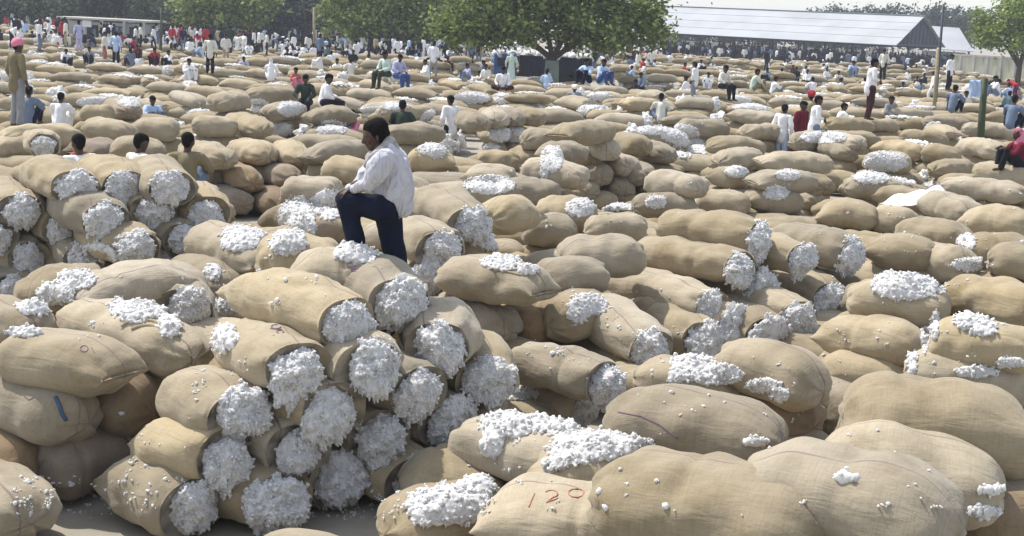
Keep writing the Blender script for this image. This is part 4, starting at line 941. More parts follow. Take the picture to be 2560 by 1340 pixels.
strokes([[(138, 992), (148, 1012), (155, 1035), (166, 1052)]], 'cord_blue', 'cord', .016, None)
strokes([[(60, 990), (72, 1000), (84, 994)]], 'mark_purple', 'ink_stamp', .004, None)
strokes([arc(1262, 668, 50, 16, 3.3, 6.1), arc(1275, 676, 44, 12, 3.4, 6.2), [(1225, 668), (1262, 678), (1310, 690)], [(1235, 678), (1270, 668), (1316, 676)]], 'cloth_khaki', 'torn_fold', .017, None)
strokes([arc(355, 822, 52, 22, 3.4, 5.9), arc(372, 830, 46, 16, 3.5, 6.2)], 'cloth_khaki', 'torn_fold', .018, None)
strokes([[(1545, 1030), (1600, 1040), (1650, 1062), (1695, 1098)]], 'mark_purple', 'sewn_seam', .005, None)

# ------------------------------------------------------------------ people
def prim_mesh(prims, vox, smooth=4, amp=0, seed=1):
    """tapered limbs grown together into one continuous skin"""
    vv, ff = [], []; n, hs = 14, 4; off = 0
    for p0, r0, p1, r1 in prims:
        p0, p1 = np.array(p0, float), np.array(p1, float); d = p1 - p0; L = np.linalg.norm(d)
        d = d / L if L > 1e-6 else np.array([0, 0, 1.]); a = np.cross(d, [0, 0, 1.] if abs(d[2]) < .9 else [1., 0, 0]); a /= np.linalg.norm(a); b_ = np.cross(d, a)
        rings = [(-r0 * math.cos(t), r0 * math.sin(t), 0) for t in np.linspace(0, math.pi / 2, hs + 1)[1:]] + [(L - r1 * math.cos(t), r1 * math.sin(t), 1) for t in np.linspace(math.pi / 2, math.pi, hs + 1)[:-1]]
        th = np.linspace(0, 2 * math.pi, n, endpoint=False); k0 = off; pts = [p0 - d * r0]
        for x, r, _ in rings: pts += list(p0 + d * x + np.outer(np.cos(th), a) * r + np.outer(np.sin(th), b_) * r)
        pts.append(p1 + d * r1); m_ = len(rings)
        for k in range(n): ff.append((k0, k0 + 1 + (k + 1) % n, k0 + 1 + k)); ff.append((k0 + 1 + m_ * n, k0 + 1 + (m_ - 1) * n + k, k0 + 1 + (m_ - 1) * n + (k + 1) % n))
        for i in range(m_ - 1):
            for k in range(n): ff.append((k0 + 1 + i * n + k, k0 + 1 + i * n + (k + 1) % n, k0 + 1 + (i + 1) * n + (k + 1) % n, k0 + 1 + (i + 1) * n + k))
        off += len(pts); vv += pts
    me = bpy.data.meshes.new('body'); me.from_pydata([tuple(p) for p in vv], [], ff)
    bm = bmesh.new(); bm.from_mesh(me); bmesh.ops.recalc_face_normals(bm, faces=bm.faces[:]); bm.to_mesh(me); bm.free()
    o = bpy.data.objects.new('tmp', me); col.objects.link(o); md = o.modifiers.new('r', 'REMESH'); md.mode = 'VOXEL'; md.voxel_size = vox; md.use_smooth_shade = True
    ms = o.modifiers.new('s', 'SMOOTH'); ms.factor = .5; ms.iterations = smooth
    dg = bpy.context.evaluated_depsgraph_get(); out = bpy.data.meshes.new_from_object(o.evaluated_get(dg)); bpy.data.objects.remove(o); bpy.data.meshes.remove(me)
    if amp:
        v = np.empty(len(out.vertices) * 3, np.float32); out.vertices.foreach_get('co', v); v = v.reshape(-1, 3); nn = np.empty_like(v).ravel(); out.vertices.foreach_get('normal', nn); nn = nn.reshape(-1, 3)
        v = v + nn * (amp * (Wob(seed, 12, 1.5, 4)(v * np.array([1, 1, .55])) + .5 * Wob(seed + 3, 12, 5, 9)(v * np.array([1, 1, .5])) + .42 * np.abs(Wob(seed + 7, 10, 5, 9)(v * np.array([1.3, 1.3, .7]))) ** .7))[:, None]; out.vertices.foreach_set('co', v.ravel().astype(np.float32)); out.update()
    out.polygons.foreach_set('use_smooth', [True] * len(out.polygons)); return out
def head(c, f, s=1.):
    """skull, jaw, nose and ears; c centre, f the way the face looks"""
    c = np.array(c, float); f = np.array(f, float); f /= np.linalg.norm(f); sd_ = np.cross(f, [0, 0, 1.]); sd_ /= np.linalg.norm(sd_); u = np.cross(sd_, f)
    sk = [(c - f * .02 * s + u * .03 * s, .088 * s, c + f * .015 * s + u * .025 * s, .084 * s), (c + f * .02 * s - u * .03 * s, .07 * s, c + f * .045 * s - u * .085 * s, .042 * s), (c + f * .088 * s + u * .0 * s, .013 * s, c + f * .105 * s - u * .03 * s, .016 * s)]
    for q in (-1, 1): sk.append((c + sd_ * .085 * s * q + u * .01 * s, .016 * s, c + sd_ * .09 * s * q - u * .03 * s, .013 * s))
    hr = [(c - f * .035 * s + u * .05 * s, .092 * s, c + f * .02 * s + u * .058 * s, .082 * s), (c - f * .06 * s + u * .0 * s, .068 * s, c - f * .045 * s - u * .04 * s, .05 * s)]
    return sk, hr
def limbs(pose):
    """prims per part for a figure 1.68 m tall that looks along -Y; root at the feet, or at the seat for seated poses"""
    d = dict(skin=[], hair=[], shirt=[], trousers=[], hat=[]); f = (0, -1, -.12)
    def side(fn):
        for q in (-1, 1): fn(q)
    if pose in ('stand', 'stand_folded', 'walk', 'robe'):
        hz, sz = .90, 1.39; wk = .16 if pose == 'walk' else .0
        d['shirt'] += [((0, .01, 1.30), .135, (0, .0, .92), .15), ((-.13, 0, 1.36), .075, (.13, 0, 1.36), .075)]
        d['shirt'].append(((0, .02, .95), .15, (0, .02, .80), .155))
        for q in (-1, 1):
            el = (.27 * q, .03, 1.10); wr = (.25 * q, -.06, .86)
            if pose == 'stand_folded': el, wr = (.25 * q, -.02, 1.12), (.05 * q, -.22, 1.10)
            d['shirt'] += [((.18 * q, 0, 1.36), .072, el, .058), (el, .055, tuple(np.array(el) * .35 + np.array(wr) * .65), .045)]
            d['skin'] += [(tuple(np.array(el) * .4 + np.array(wr) * .6), .036, wr, .030), (wr, .034, (wr[0] * .97, wr[1] - .04, wr[2] - .10), .026)]
            kn = (.10 * q, -.03 + wk * q, .48); an = (.11 * q, .03 + wk * 1.3 * q, .10)
            if pose == 'robe': continue
            d['trousers'] += [((.085 * q, 0, .88), .10, kn, .075), (kn, .072, an, .062)]
            d['skin'].append(((an[0], an[1] + .03, .05), .04, (an[0] * 1.1, an[1] - .14, .035), .034))
        if pose == 'robe': d['trousers'] += [((0, 0, .85), .17, (0, 0, .15), .23)]
        c = (0, -.035, 1.555); d['skin'].append(((0, 0, 1.36), .055, (0, -.02, 1.48), .052))
    elif pose in ('sit', 'cross', 'edge'):
        d['shirt'] += [((0, -.03, .46), .135, (0, .02, .10), .155), ((-.13, -.05, .52), .075, (.13, -.05, .52), .075)]
        for q in (-1, 1):
            kn, an = dict(sit=((.19 * q, -.34, .40), (.13 * q, -.42, .04)), cross=((.33 * q, -.24, .12), (-.05 * q, -.34, .07)), edge=((.13 * q, -.43, .10), (.13 * q, -.46, -.33)))[pose]
            wr = dict(sit=(.12 * q, -.40, .44), cross=(.16 * q, -.30, .16), edge=(.12 * q, -.34, .20))[pose]; el = (.26 * q, -.10, .30) if pose != 'sit' else (.27 * q, -.22, .34)
            d['shirt'] += [((.18 * q, -.05, .52), .072, el, .058), (el, .055, tuple(np.array(el) * .35 + np.array(wr) * .65), .045)]
            d['skin'] += [(tuple(np.array(el) * .4 + np.array(wr) * .6), .036, wr, .030), (wr, .034, (wr[0] * .9, wr[1] - .08, wr[2] - .03), .026)]
            d['trousers'] += [((.09 * q, .0, .10), .11, kn, .08), (kn, .075, an, .06)]
            d['skin'].append(((an[0], an[1] + .02, an[2] - .03), .04, (an[0], an[1] - .14, an[2] - .05), .034))
        c = (0, -.10, .72); d['skin'].append(((0, -.04, .52), .055, (0, -.08, .65), .052)); f = (0, -1, -.25)
    elif pose == 'bend':
        d['shirt'] += [((0, -.42, 1.06), .135, (0, -.02, .92), .15), ((-.13, -.46, 1.08), .075, (.13, -.46, 1.08), .075)]
        for q in (-1, 1):
            el, wr = (.22 * q, -.52, .80), (.16 * q, -.62, .55)
            d['shirt'] += [((.18 * q, -.46, 1.08), .07, el, .056), (el, .053, tuple(np.array(el) * .4 + np.array(wr) * .6), .044)]; d['skin'] += [(tuple(np.array(el) * .4 + np.array(wr) * .6), .036, wr, .03), (wr, .034, (wr[0], wr[1] - .03, wr[2] - .09), .026)]
            kn, an = (.11 * q, -.06, .47), (.12 * q, .03, .10); d['trousers'] += [((.09 * q, 0, .88), .105, kn, .075), (kn, .072, an, .062)]; d['skin'].append(((an[0], .04, .05), .04, (an[0], -.14, .035), .034))
        c = (0, -.64, 1.13); d['skin'].append(((0, -.46, 1.08), .055, (0, -.57, 1.12), .052)); f = (0, -.7, -.6)
    sk, hr = head(c, f); d['skin'] += sk; d['hair'] += hr; cc = np.array(c)
    d['hat'] = [(tuple(cc + [-.035, .0, .085]), .088, tuple(cc + [.035, .015, .085]), .088), (tuple(cc + [0, .06, .05]), .085, tuple(cc + [0, -.03, .075]), .09)]
    if pose != 'robe': d['skin'] += [(p0, r0 * .66, p1, r1 * .66) for p0, r0, p1, r1 in d['shirt'] + d['trousers']]      # the body goes on under the clothes
    d['scarf'] = hr + [(tuple(cc + [0, .05, -.04]), .085, tuple(cc + [0, .07, -.16]), .12)]
    d['collar'] = [(tuple(cc + [-.07, .02, -.14]), .05, tuple(cc + [.07, .02, -.14]), .05), (tuple(cc + [.07, .0, -.14]), .045, tuple(cc + [.07, -.06, -.30]), .04)]
    return d
PART_CACHE = {}
def part_mesh(pose, part, vox=.021):
    k = (pose, part, vox)
    if k not in PART_CACHE:
        me = prim_mesh(limbs(pose)[part], vox, 3, .010 if part in ('shirt', 'trousers') else 0, len(PART_CACHE) + 1)
        me.materials.append(MATS['skin']); PART_CACHE[k] = me
    return PART_CACHE[k]
def setmat(o, mat): o.material_slots[0].link = 'OBJECT'; o.material_slots[0].material = MATS[mat]
FACING = dict(cam=0, left=-90, right=90, away=180, cleft=-40, cright=40, aleft=-140, aright=140)   # turn about Z from looking at the camera
PEOPLE = 0
def place(x, y, s):
    """seat or feet at photo pixel (x, y) where one metre spans s photo pixels"""
    zb = CAM.z - (y - hor(x)) / s; return P(x, y, zb)
def person(x, y, s, pose, face, shirt, trousers, label, hat=None, hatkind='hat', scale=1., tilt=0.):
    loc = place(x, y, s); r = empty('person', loc, R(FACING[face] if isinstance(face, str) else face)); r.scale = (scale,) * 3; r.rotation_euler.x = tilt
    tag(r, label, 'person', 'people in the cotton yard')
    b_ = bpy.data.objects.new('body', part_mesh(pose, 'skin')); link(b_, r); setmat(b_, 'skin')
    h_ = bpy.data.objects.new('hair', part_mesh(pose, 'hair')); link(h_, r); setmat(h_, 'hair')
    for nm, mt_ in (('shirt', shirt), ('trousers', trousers)):
        o = bpy.data.objects.new('robe' if (pose == 'robe' and nm == 'trousers') else nm, part_mesh(pose, nm)); link(o, r); setmat(o, 'cloth_' + mt_)
    if hat: o = bpy.data.objects.new({'hat': 'turban', 'scarf': 'head_scarf', 'collar': 'neck_scarf'}[hatkind], part_mesh(pose, hatkind)); link(o, r); setmat(o, 'cloth_' + hat)
    return r
KEY = [
 (45, 318, 126, 'stand', 'aright', 'olive', 'grey', 'big standing man in olive shirt at the left edge, pink cap', 'pink', 'hat', 1.04),
 (150, 318, 103, 'sit', 'away', 'white', 'white', 'seated man in a white shawl right of the big man in olive', None),
 (205, 500, 195, 'sit', 'aleft', 'white', 'slate', 'man with white and red neck scarf, first of three dark heads over the left pile', 'rust', 'collar'),
 (338, 492, 188, 'sit', 'aright', 'offwhite', 'slate', 'second of three dark heads showing over the left pile', None),
 (465, 490, 188, 'sit', 'away', 'olive', 'slate', 'third of three dark heads showing over the left pile', None),
 (378, 316, 92, 'sit', 'cright', 'sky_blue', 'slate', 'half hidden man in a pale blue shirt between sacks', None),
 (764, 264, 93, 'edge', 'cam', 'dark_green', 'navy', 'seated man in dark green shirt with hanging legs', None),
 (812, 266, 97, 'edge', 'right', 'white', 'black', 'seated man in white shirt with dark trousered legs stretched right', None),
 (884, 358, 100, 'sit', 'cleft', 'pink', 'slate', 'dark head low behind sacks, left above the standing man', None),
 (1003, 345, 112, 'sit', 'away', 'dark_green', 'navy', 'dark green clad head rising behind the standing man', None),
 (1122, 405, 100, 'stand', 'aleft', 'white', 'black', 'man in white shirt standing in the alley between sacks', None),
 (966, 192, 76, 'edge', 'cleft', 'pale_green', 'dark_green', 'seated person in pale green with dark legs, upper middle', None),
 (995, 196, 72, 'edge', 'cright', 'lilac', 'blue', 'seated person in lilac and blue right beside the one in pale green', None),
 (1256, 226, 72, 'cross', 'cam', 'white', 'maroon', 'cross legged person in white with maroon cloth in front of the blue lorry', None),
 (1276, 215, 52, 'robe', 'away', 'pale_green', 'pale_green', 'figure wrapped in pale green cloth before the blue lorry cab', 'pale_green', 'scarf'),
 (1468, 208, 74, 'sit', 'cleft', 'sky_blue', 'navy', 'left one of two seated men in light blue shirts', None),
 (1502, 208, 72, 'sit', 'cright', 'sky_blue', 'blue', 'right one of two seated men in light blue shirts', None),
 (1434, 272, 70, 'sit', 'away', 'grey', 'slate', 'bent person in grey stripes with a white turban below the light blue pair', 'white', 'hat'),
 (1650, 302, 82, 'sit', 'away', 'offwhite', 'slate', 'small dark head above the broad sack beyond the dark ended stack', None),
 (1806, 222, 70, 'edge', 'cright', 'offwhite', 'black', 'seated man in cream with dark legs under the middle of the shed', None),
 (1884, 226, 64, 'sit', 'right', 'pale_green', 'olive', 'seated man in pale green holding a long pale stick', None),
 (1948, 420, 96, 'stand', 'aright', 'white', 'sky_blue', 'person in white half hidden left of the woman in red', None),
 (1994, 412, 96, 'robe', 'cright', 'wine', 'wine', 'woman in red cloth, left of the man in white', None),
 (2016, 382, 92, 'stand', 'away', 'khaki', 'khaki', 'person in a bright red turban behind the woman in red', 'red', 'hat'),
 (2030, 402, 98, 'stand_folded', 'right', 'white', 'slate', 'man in white shirt looking right beside the woman in red', None),
 (2170, 300, 92, 'stand_folded', 'right', 'white', 'maroon', 'standing man in white shirt and maroon trousers at right', None),
 (2098, 324, 80, 'sit', 'right', 'white', 'white', 'dark headed person in white crouching left of the man with maroon trousers', None),
 (2218, 302, 74, 'edge', 'cright', 'grey', 'maroon', 'seated man in grey right of the man with maroon trousers', None),
 (2370, 226, 54, 'stand', 'cright', 'white', 'navy', 'standing man in white beside the leaning wooden pole', None),
 (2380, 278, 78, 'sit', 'aright', 'slate', 'navy', 'crouching person in slate blue below the leaning wooden pole', None),
 (2526, 318, 96, 'sit', 'aright', 'slate', 'navy', 'seated person in dark blue at the right edge', None),
 (2546, 424, 122, 'sit', 'left', 'wine', 'black', 'person in wine red with a pink head scarf at right edge', 'pink', 'scarf'),
 (290, 164, 51, 'stand', 'away', 'sky_blue', 'navy', 'standing man in sky blue shirt before the hut', None),
 (328, 163, 50, 'sit', 'aleft', 'slate', 'maroon', 'seated man in slate blue right of the sky blue standing man', None),
 (345, 150, 46, 'sit', 'cam', 'wine', 'black', 'red clad person just above the seated man in slate blue', None),
 (388, 162, 52, 'sit', 'cam', 'red', 'navy', 'seated man in red shirt right of the slate blue one', None),
 (164, 164, 50, 'sit', 'cright', 'white', 'navy', 'seated man in white with dark cloth, left of the hut front', None),
 (225, 158, 50, 'sit', 'cam', 'grey', 'navy', 'seated man in grey with dark legs before the hut', None),
 (198, 128, 46, 'stand', 'aleft', 'lilac', 'lilac', 'tall person in lilac before the hut', None),
 (262, 158, 47, 'stand', 'right', 'offwhite', 'rust', 'person in cream and rust left of the sky blue standing man', None),
 (425, 166, 48, 'sit', 'cleft', 'white', 'navy', 'seated man in white right of the man in red shirt', None),
 (525, 186, 60, 'stand', 'away', 'offwhite', 'black', 'standing man in cream shirt and black trousers, upper left middle', None),
 (610, 182, 48, 'sit', 'cam', 'lilac', 'slate', 'seated person in lilac right of the man in cream shirt', None),
 (676, 198, 60, 'sit', 'away', 'white', 'white', 'person wrapped in white left of the small red one', 'white', 'scarf'),
 (736, 220, 62, 'sit', 'cright', 'rust', 'pink', 'small person in orange red behind the seated man in dark green', None),
 (100, 128, 47, 'stand', 'right', 'white', 'slate', 'man in white standing at upper left between dark trees and hut', None),
 (70, 308, 110, 'sit', 'away', 'slate', 'navy', 'bluish crouching person right of the big man\'s legs', None),
 (470, 200, 64, 'sit', 'cright', 'white', 'white', 'person in white left of the man in cream shirt', None),
 (2205, 200, 46, 'stand', 'cleft', 'offwhite', 'black', 'standing man in cream right of the white shirted man with maroon trousers', None),
 (2130, 190, 46, 'sit', 'cam', 'sky_blue', 'slate', 'seated man in pale blue left of the head of the man with maroon trousers', None),
 (2490, 240, 60, 'sit', 'left', 'white', 'slate', 'seated man in white right of the green post', None),
]
for e in KEY: person(*e[:9], *(e[9:11] if len(e) > 9 else ()), **({'scale': e[10]} if False else {}))
# the stick in the hands of the man in pale green
mb = MB(); a, c = PD(1892, 190, 46), PD(1925, 236, 45.6); mb.tube([a, c], .03, 6); o = mb.build('stick', 'pole_wood', smooth=True, org=a); o.location = a; tag(o, 'long pale stick held by the seated man in pale green', 'stick')

# figures far off: one mesh each, cloth and skin by region
FAR = {}
def far_mesh(pose, pal):
    k = (pose, pal)
    if k not in FAR:
        base = (pose, None)
        if base not in FAR:
            L = limbs(pose); pr = L['skin'] + L['hair'] + L['shirt'] + L['trousers']; lab = [0] * len(L['skin']) + [1] * len(L['hair']) + [2] * len(L['shirt']) + [3] * len(L['trousers'])
            me = prim_mesh(pr, .042, 2, .008, 3); c = np.empty(len(me.polygons) * 3, np.float32); me.polygons.foreach_get('center', c); c = c.reshape(-1, 3); best = np.full(len(c), 9.); mi = np.zeros(len(c), np.int32)
            for (p0, r0, p1, r1), l in zip(pr, lab):
                p0, p1 = np.array(p0), np.array(p1); d = p1 - p0; t_ = np.clip(((c - p0) @ d) / max(d @ d, 1e-9), 0, 1); ds = np.linalg.norm(c - p0 - t_[:, None] * d, axis=1) - (r0 + (r1 - r0) * t_); k_ = ds < best; best[k_] = ds[k_]; mi[k_] = l
            me.polygons.foreach_set('material_index', mi); FAR[base] = me
        me = FAR[base].copy()
        for mm in ('skin', 'hair', 'cloth_' + pal[0], 'cloth_' + pal[1]): me.materials.append(MATS[mm])
        FAR[k] = me
    return FAR[k]
PAL = [('white', 'white', 'in white'), ('white', 'navy', 'in white and navy'), ('offwhite', 'khaki', 'in cream'), ('sky_blue', 'slate', 'in light blue'), ('slate', 'navy', 'in dark blue'), ('white', 'grey', 'in pale grey'), ('black', 'black', 'in black'), ('lilac', 'slate', 'in lilac'), ('red', 'wine', 'in red'), ('dark_green', 'black', 'in dark green'), ('teal', 'navy', 'in teal'), ('maroon', 'black', 'in maroon')]
PWT = np.array([6, 5, 3.4, 2, 3, 3, 3, 1, .8, 1, .8, 1.2]); PWT /= PWT.sum()
POSE = ['stand', 'sit', 'cross', 'walk', 'bend', 'edge']; PPW = np.array([1.7, 5, 2, .7, .8, 1.6]); PPW /= PPW.sum()
g = np.random.default_rng(31); FIG = []
def figure(x, y, zb, pose, pal, where):
    p = P(x, y, zb); k = bpy.data.objects.new('person', far_mesh(pose, PAL[pal][:2])); link(k); k.location = p; k.rotation_euler.z = g.uniform(-3.1, 3.1); sc = g.uniform(.93, 1.06); k.scale = (sc, sc, sc)
    FIG.append((k, x, y, pose, pal, where)); return k
def zone(x): return 'left' if x < 480 else 'left of the middle' if x < 1090 else 'middle' if x < 1640 else 'right'
KX = [(e[0], e[1]) for e in KEY]
def clear(x, y, r=26): return all(abs(a - x) > r or abs(b_ - y) > 40 for a, b_ in KX)
n = 0
while n < 150:                                  # among the sacks
    x = g.uniform(10, 2550); y = hor(x) + g.uniform(78, 190) ** 1.0 * g.uniform(.72, 1); zb = g.uniform(.40, .9)
    if not clear(x, y): continue
    if any(abs(f_[1] - x) < 14 and abs(f_[2] - y) < 10 for f_ in FIG): continue
    figure(x, y, zb, POSE[g.choice(6, p=PPW)], int(g.choice(12, p=PWT)), 'sacks'); n += 1
n = 0
while n < 62:                                   # shed crowd, the shade under the roof put into dark clothes
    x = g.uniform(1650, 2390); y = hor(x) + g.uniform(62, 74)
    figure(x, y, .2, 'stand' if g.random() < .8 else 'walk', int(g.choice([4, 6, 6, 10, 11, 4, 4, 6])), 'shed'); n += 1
n = 0
while n < 34:                                   # before the hut and the left trees
    x = g.uniform(10, 1080); y = hor(x) + g.uniform(92, 118); figure(x, y, .3, POSE[g.choice(6, p=PPW)], int(g.choice(12, p=PWT)), 'trees'); n += 1
# the rest of the throng reads as one mass under the trees and the shed
vs_, fs_, mi_, off = [], [], [], 0; names = ['skin', 'hair'] + ['cloth_' + c for c in ('white', 'offwhite', 'sky_blue', 'slate', 'navy', 'black', 'red', 'khaki')]
def add_throng(p, pose, top, low):
    global off
    far_mesh(pose, PAL[0][:2]); me = FAR[(pose, None)]; v = np.empty(len(me.vertices) * 3, np.float32); me.vertices.foreach_get('co', v); v = v.reshape(-1, 3); a = g.uniform(0, 6.28); c_, s_ = math.cos(a), math.sin(a); v = v @ np.array([[c_, s_, 0], [-s_, c_, 0], [0, 0, 1]]) * g.uniform(.9, 1.05) + np.array(p)
    lp = np.empty(len(me.loops), np.int32); me.loops.foreach_get('vertex_index', lp); q = lp.reshape(-1, 4) + off; m_ = np.empty(len(me.polygons), np.int32); me.polygons.foreach_get('material_index', m_); m_ = np.choose(m_, [0, 1, 2 + top, 2 + low]); vs_.append(v); fs_.append(q); mi_.append(m_); off += len(v)
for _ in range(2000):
    if g.random() < .5: x = g.uniform(1560, 2420); y = hor(x) + g.uniform(54, 84); top = int(g.choice([3, 4, 4, 5, 5, 5])) if y < hor(x) + 74 else int(g.choice([0, 1, 3, 4, 5, 5, 4])); low = int(g.choice([4, 5]))  # under the roof, dark cloth colours stand in for its shade
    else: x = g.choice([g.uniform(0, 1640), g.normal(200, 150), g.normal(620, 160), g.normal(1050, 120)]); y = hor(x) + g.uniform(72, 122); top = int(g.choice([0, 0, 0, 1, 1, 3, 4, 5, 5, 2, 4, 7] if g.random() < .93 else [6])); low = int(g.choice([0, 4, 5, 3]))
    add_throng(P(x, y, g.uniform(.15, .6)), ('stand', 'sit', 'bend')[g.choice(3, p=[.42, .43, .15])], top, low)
o = link(bpy.data.objects.new('distant_crowd', mesh_np('distant_crowd', np.vstack(vs_), np.vstack(fs_), True, [MATS[q] for q in names], np.concatenate(mi_)))); tag(o, 'far throng of people under the trees and the shed', 'crowd', kind='stuff')

# ------------------------------------------------------------------ the man standing on the front pile
MY = 11.2
def J(x, y, dy=0.): return tuple(PD(x, y, MY + dy))
man = empty('person', J(1000, 735, .05)); ms_ = man.location.copy()
tag(man, 'man in loose white shirt and dark jeans leaning on his raised knee atop the sacks', 'person', 'people in the cotton yard')
def mpart(name, prims, vox, mat, sm=3, amp=0, seed=1, par=man):
    pr = [(np.array(a) - np.array(ms_), r0, np.array(b_) - np.array(ms_), r1) for a, r0, b_, r1 in prims]
    me = prim_mesh(pr, vox, sm, amp, seed); me.materials.append(MATS[mat]); return link(bpy.data.objects.new(name, me), par)
# body: head bowed to the left, neck, forearms, hands on the knee
hc = np.array(J(936, 340)); f = np.array([-.88, -.16, -.27]); f /= np.linalg.norm(f); sd_ = np.cross(f, [0, 0, 1.]); sd_ /= np.linalg.norm(sd_); u = np.cross(sd_, f); S_ = .95
def h(a, b_, c): return tuple(hc + f * a * S_ + sd_ * b_ * S_ + u * c * S_)
body = [(h(-.03, 0, .03), .088 * S_, h(.015, 0, .03), .083 * S_), (h(.02, 0, -.03), .068 * S_, h(.05, 0, -.078), .044 * S_), (h(.058, -.02, -.09), .03, h(.058, .02, -.09), .03),          # skull, jaw, chin
        (h(.088, 0, .012), .012, h(.112, 0, -.026), .017), (h(.098, -.016, -.030), .012, h(.098, .016, -.030), .012), (h(.088, -.02, -.058), .012, h(.088, .02, -.058), .012), (h(.084, -.017, -.072), .011, h(.084, .017, -.072), .011),   # nose, lips
        (h(.080, -.05, .022), .014, h(.086, .05, .022), .014), (h(.06, -.055, -.02), .022, h(.06, .055, -.02), .022),                                # brow, cheekbones
        (h(-.02, .088, .015), .018, h(-.015, .094, -.028), .013), (h(-.02, -.088, .015), .018, h(-.015, -.094, -.028), .013)]                      # ears
body += [(J(950, 372), .062, J(968, 398), .072), (J(968, 398), .08, J(985, 470), .09), (J(985, 470), .09, J(985, 520), .09)]
for el, wr, dy in (((918, 458), (876, 474), -.20), ((905, 452), (868, 472), .02)):
    body += [(J(962, 400, dy * .8), .045, J(*el, dy), .042), (J(*el, dy), .040, J(*wr, dy * .6), .028)]
body += [(J(985, 500), .10, J(978, 530), .10), (J(968, 522, -.09), .08, J(868, 502, -.12), .06), (J(868, 502, -.12), .055, J(889, 606, -.09), .05), (J(975, 536, .06), .085, J(978, 600, .08), .065), (J(978, 600, .08), .06, J(1002, 728, .05), .05)]
mpart('body', body, .0085, 'skin', 3)
# hands laid over the knee, each finger by itself
for wr, dy, sg in (((874, 475), -.12, 1), ((867, 473), .01, -1)):
    w0 = np.array(J(*wr, dy)); d = np.array([-.80, -.05 * sg, -.45]); d /= np.linalg.norm(d); lat = np.array([.10, -1., .0]); lat -= d * lat.dot(d); lat /= np.linalg.norm(lat); up = np.cross(d, lat); up = up if up[2] > 0 else -up
    hd = [(w0 - d * .02, .026, w0 + d * .015, .026)] + [(w0 + d * .01 + lat * k * .012, .019, w0 + d * .078 + lat * k * .019, .014) for k in (-1.5, -.5, .5, 1.5)]
    for k, ln, cu in ((-1.5, .062, .5), (-.5, .080, .62), (.5, .086, .58), (1.5, .072, .5)):
        a0 = w0 + d * .078 + lat * k * .021; a1 = a0 + (d * math.cos(cu) - up * math.sin(cu)) * ln * .5; a2 = a1 + (d * math.cos(cu * 2.1) - up * math.sin(cu * 2.1)) * ln * .5; hd += [(a0, .0095, a1, .0088), (a1, .0088, a2, .0072)]
    t0 = w0 + d * .025 + lat * sg * .028; t1 = t0 + d * .035 + lat * sg * .03 - up * .01; hd += [(t0, .014, t1, .011), (t1, .011, t1 + d * .03 - up * .018, .009)]
    mpart('hand', hd, .0042, 'skin', 2)
mpart('hair', [(h(-.040, 0, .058), .094 * S_, h(.002, 0, .068), .080 * S_), (h(-.066, 0, .010), .066 * S_, h(-.055, 0, -.035), .050 * S_), (h(-.02, .052, .035), .046, h(-.03, .056, -.0), .036), (h(-.02, -.052, .035), .046, h(-.03, -.056, -.0), .036), (h(.035, -.03, .098), .026, h(.035, .03, .098), .026)], .011, 'hair', 2, .006, 4)
for k in (-1, 1): mpart('eye', [(h(.079, .034 * k, .004), .0085, h(.077, .036 * k, .004), .0085)], .004, 'offeye' if 'offeye' in MATS else 'cloth_offwhite', 1)
# loose shirt: torso leaning to the knee, both sleeves, hanging tail
sh = [(J(976, 402), .145, J(988, 470), .155), (J(988, 470), .155, J(994, 508), .140), (J(962, 398, -.16), .082, J(968, 394, .16), .082), (J(968, 380, -.02), .095, J(985, 410), .14), (J(940, 425, -.03), .075, J(958, 478, -.02), .10), (J(1000, 500), .115, J(1006, 528), .075), (J(976, 492), .12, J(996, 520), .09), (J(998, 440), .095, J(1010, 490), .085)]
sh += [(J(962, 402, -.18), .088, J(920, 456, -.21), .074), (J(920, 456, -.21), .074, J(886, 473, -.15), .050), (J(958, 400, .16), .085, J(908, 452, .04), .068), (J(908, 452, .04), .066, J(876, 472, .01), .046)]
mpart('shirt', sh, .016, 'cloth_shirt', 2, .024, 8)
mpart('neck_towel', [(J(974, 356, -.02), .040, J(958, 374, -.10), .040), (J(958, 372, -.10), .046, J(932, 392, -.12), .040), (J(932, 392, -.12), .038, J(918, 412, -.10), .030), (J(974, 358, .04), .040, J(950, 378, .10), .040), (J(950, 378, .1), .040, J(926, 396, .02), .04), (J(976, 357, 0), .045, J(984, 370, 0), .045)], .013, 'cloth_towel', 2, .010, 9)
# jeans: the near leg bent up on a sack, the far leg straight
tr_ = [(J(984, 512), .135, J(972, 532), .125), (J(965, 522, -.09), .112, J(868, 502, -.12), .088), (J(866, 502, -.12), .088, J(880, 560, -.10), .074), (J(880, 560, -.1), .074, J(889, 604, -.09), .078),
       (J(975, 536, .06), .120, J(978, 600, .08), .098), (J(978, 600, .08), .098, J(998, 668, .06), .082), (J(998, 668, .06), .082, J(1002, 722, .05), .080)]
mpart('trousers', tr_, .015, 'cloth_navy', 3, .010, 12)
mpart('shoe', [(J(894, 617, -.08), .048, J(866, 624, -.16), .040), (J(866, 624, -.16), .042, J(856, 625, -.19), .036)], .012, 'shoe')
mpart('shoe', [(J(1004, 738, .05), .048, J(978, 744, -.04), .042), (J(978, 744, -.04), .042, J(968, 745, -.07), .036)], .012, 'shoe')

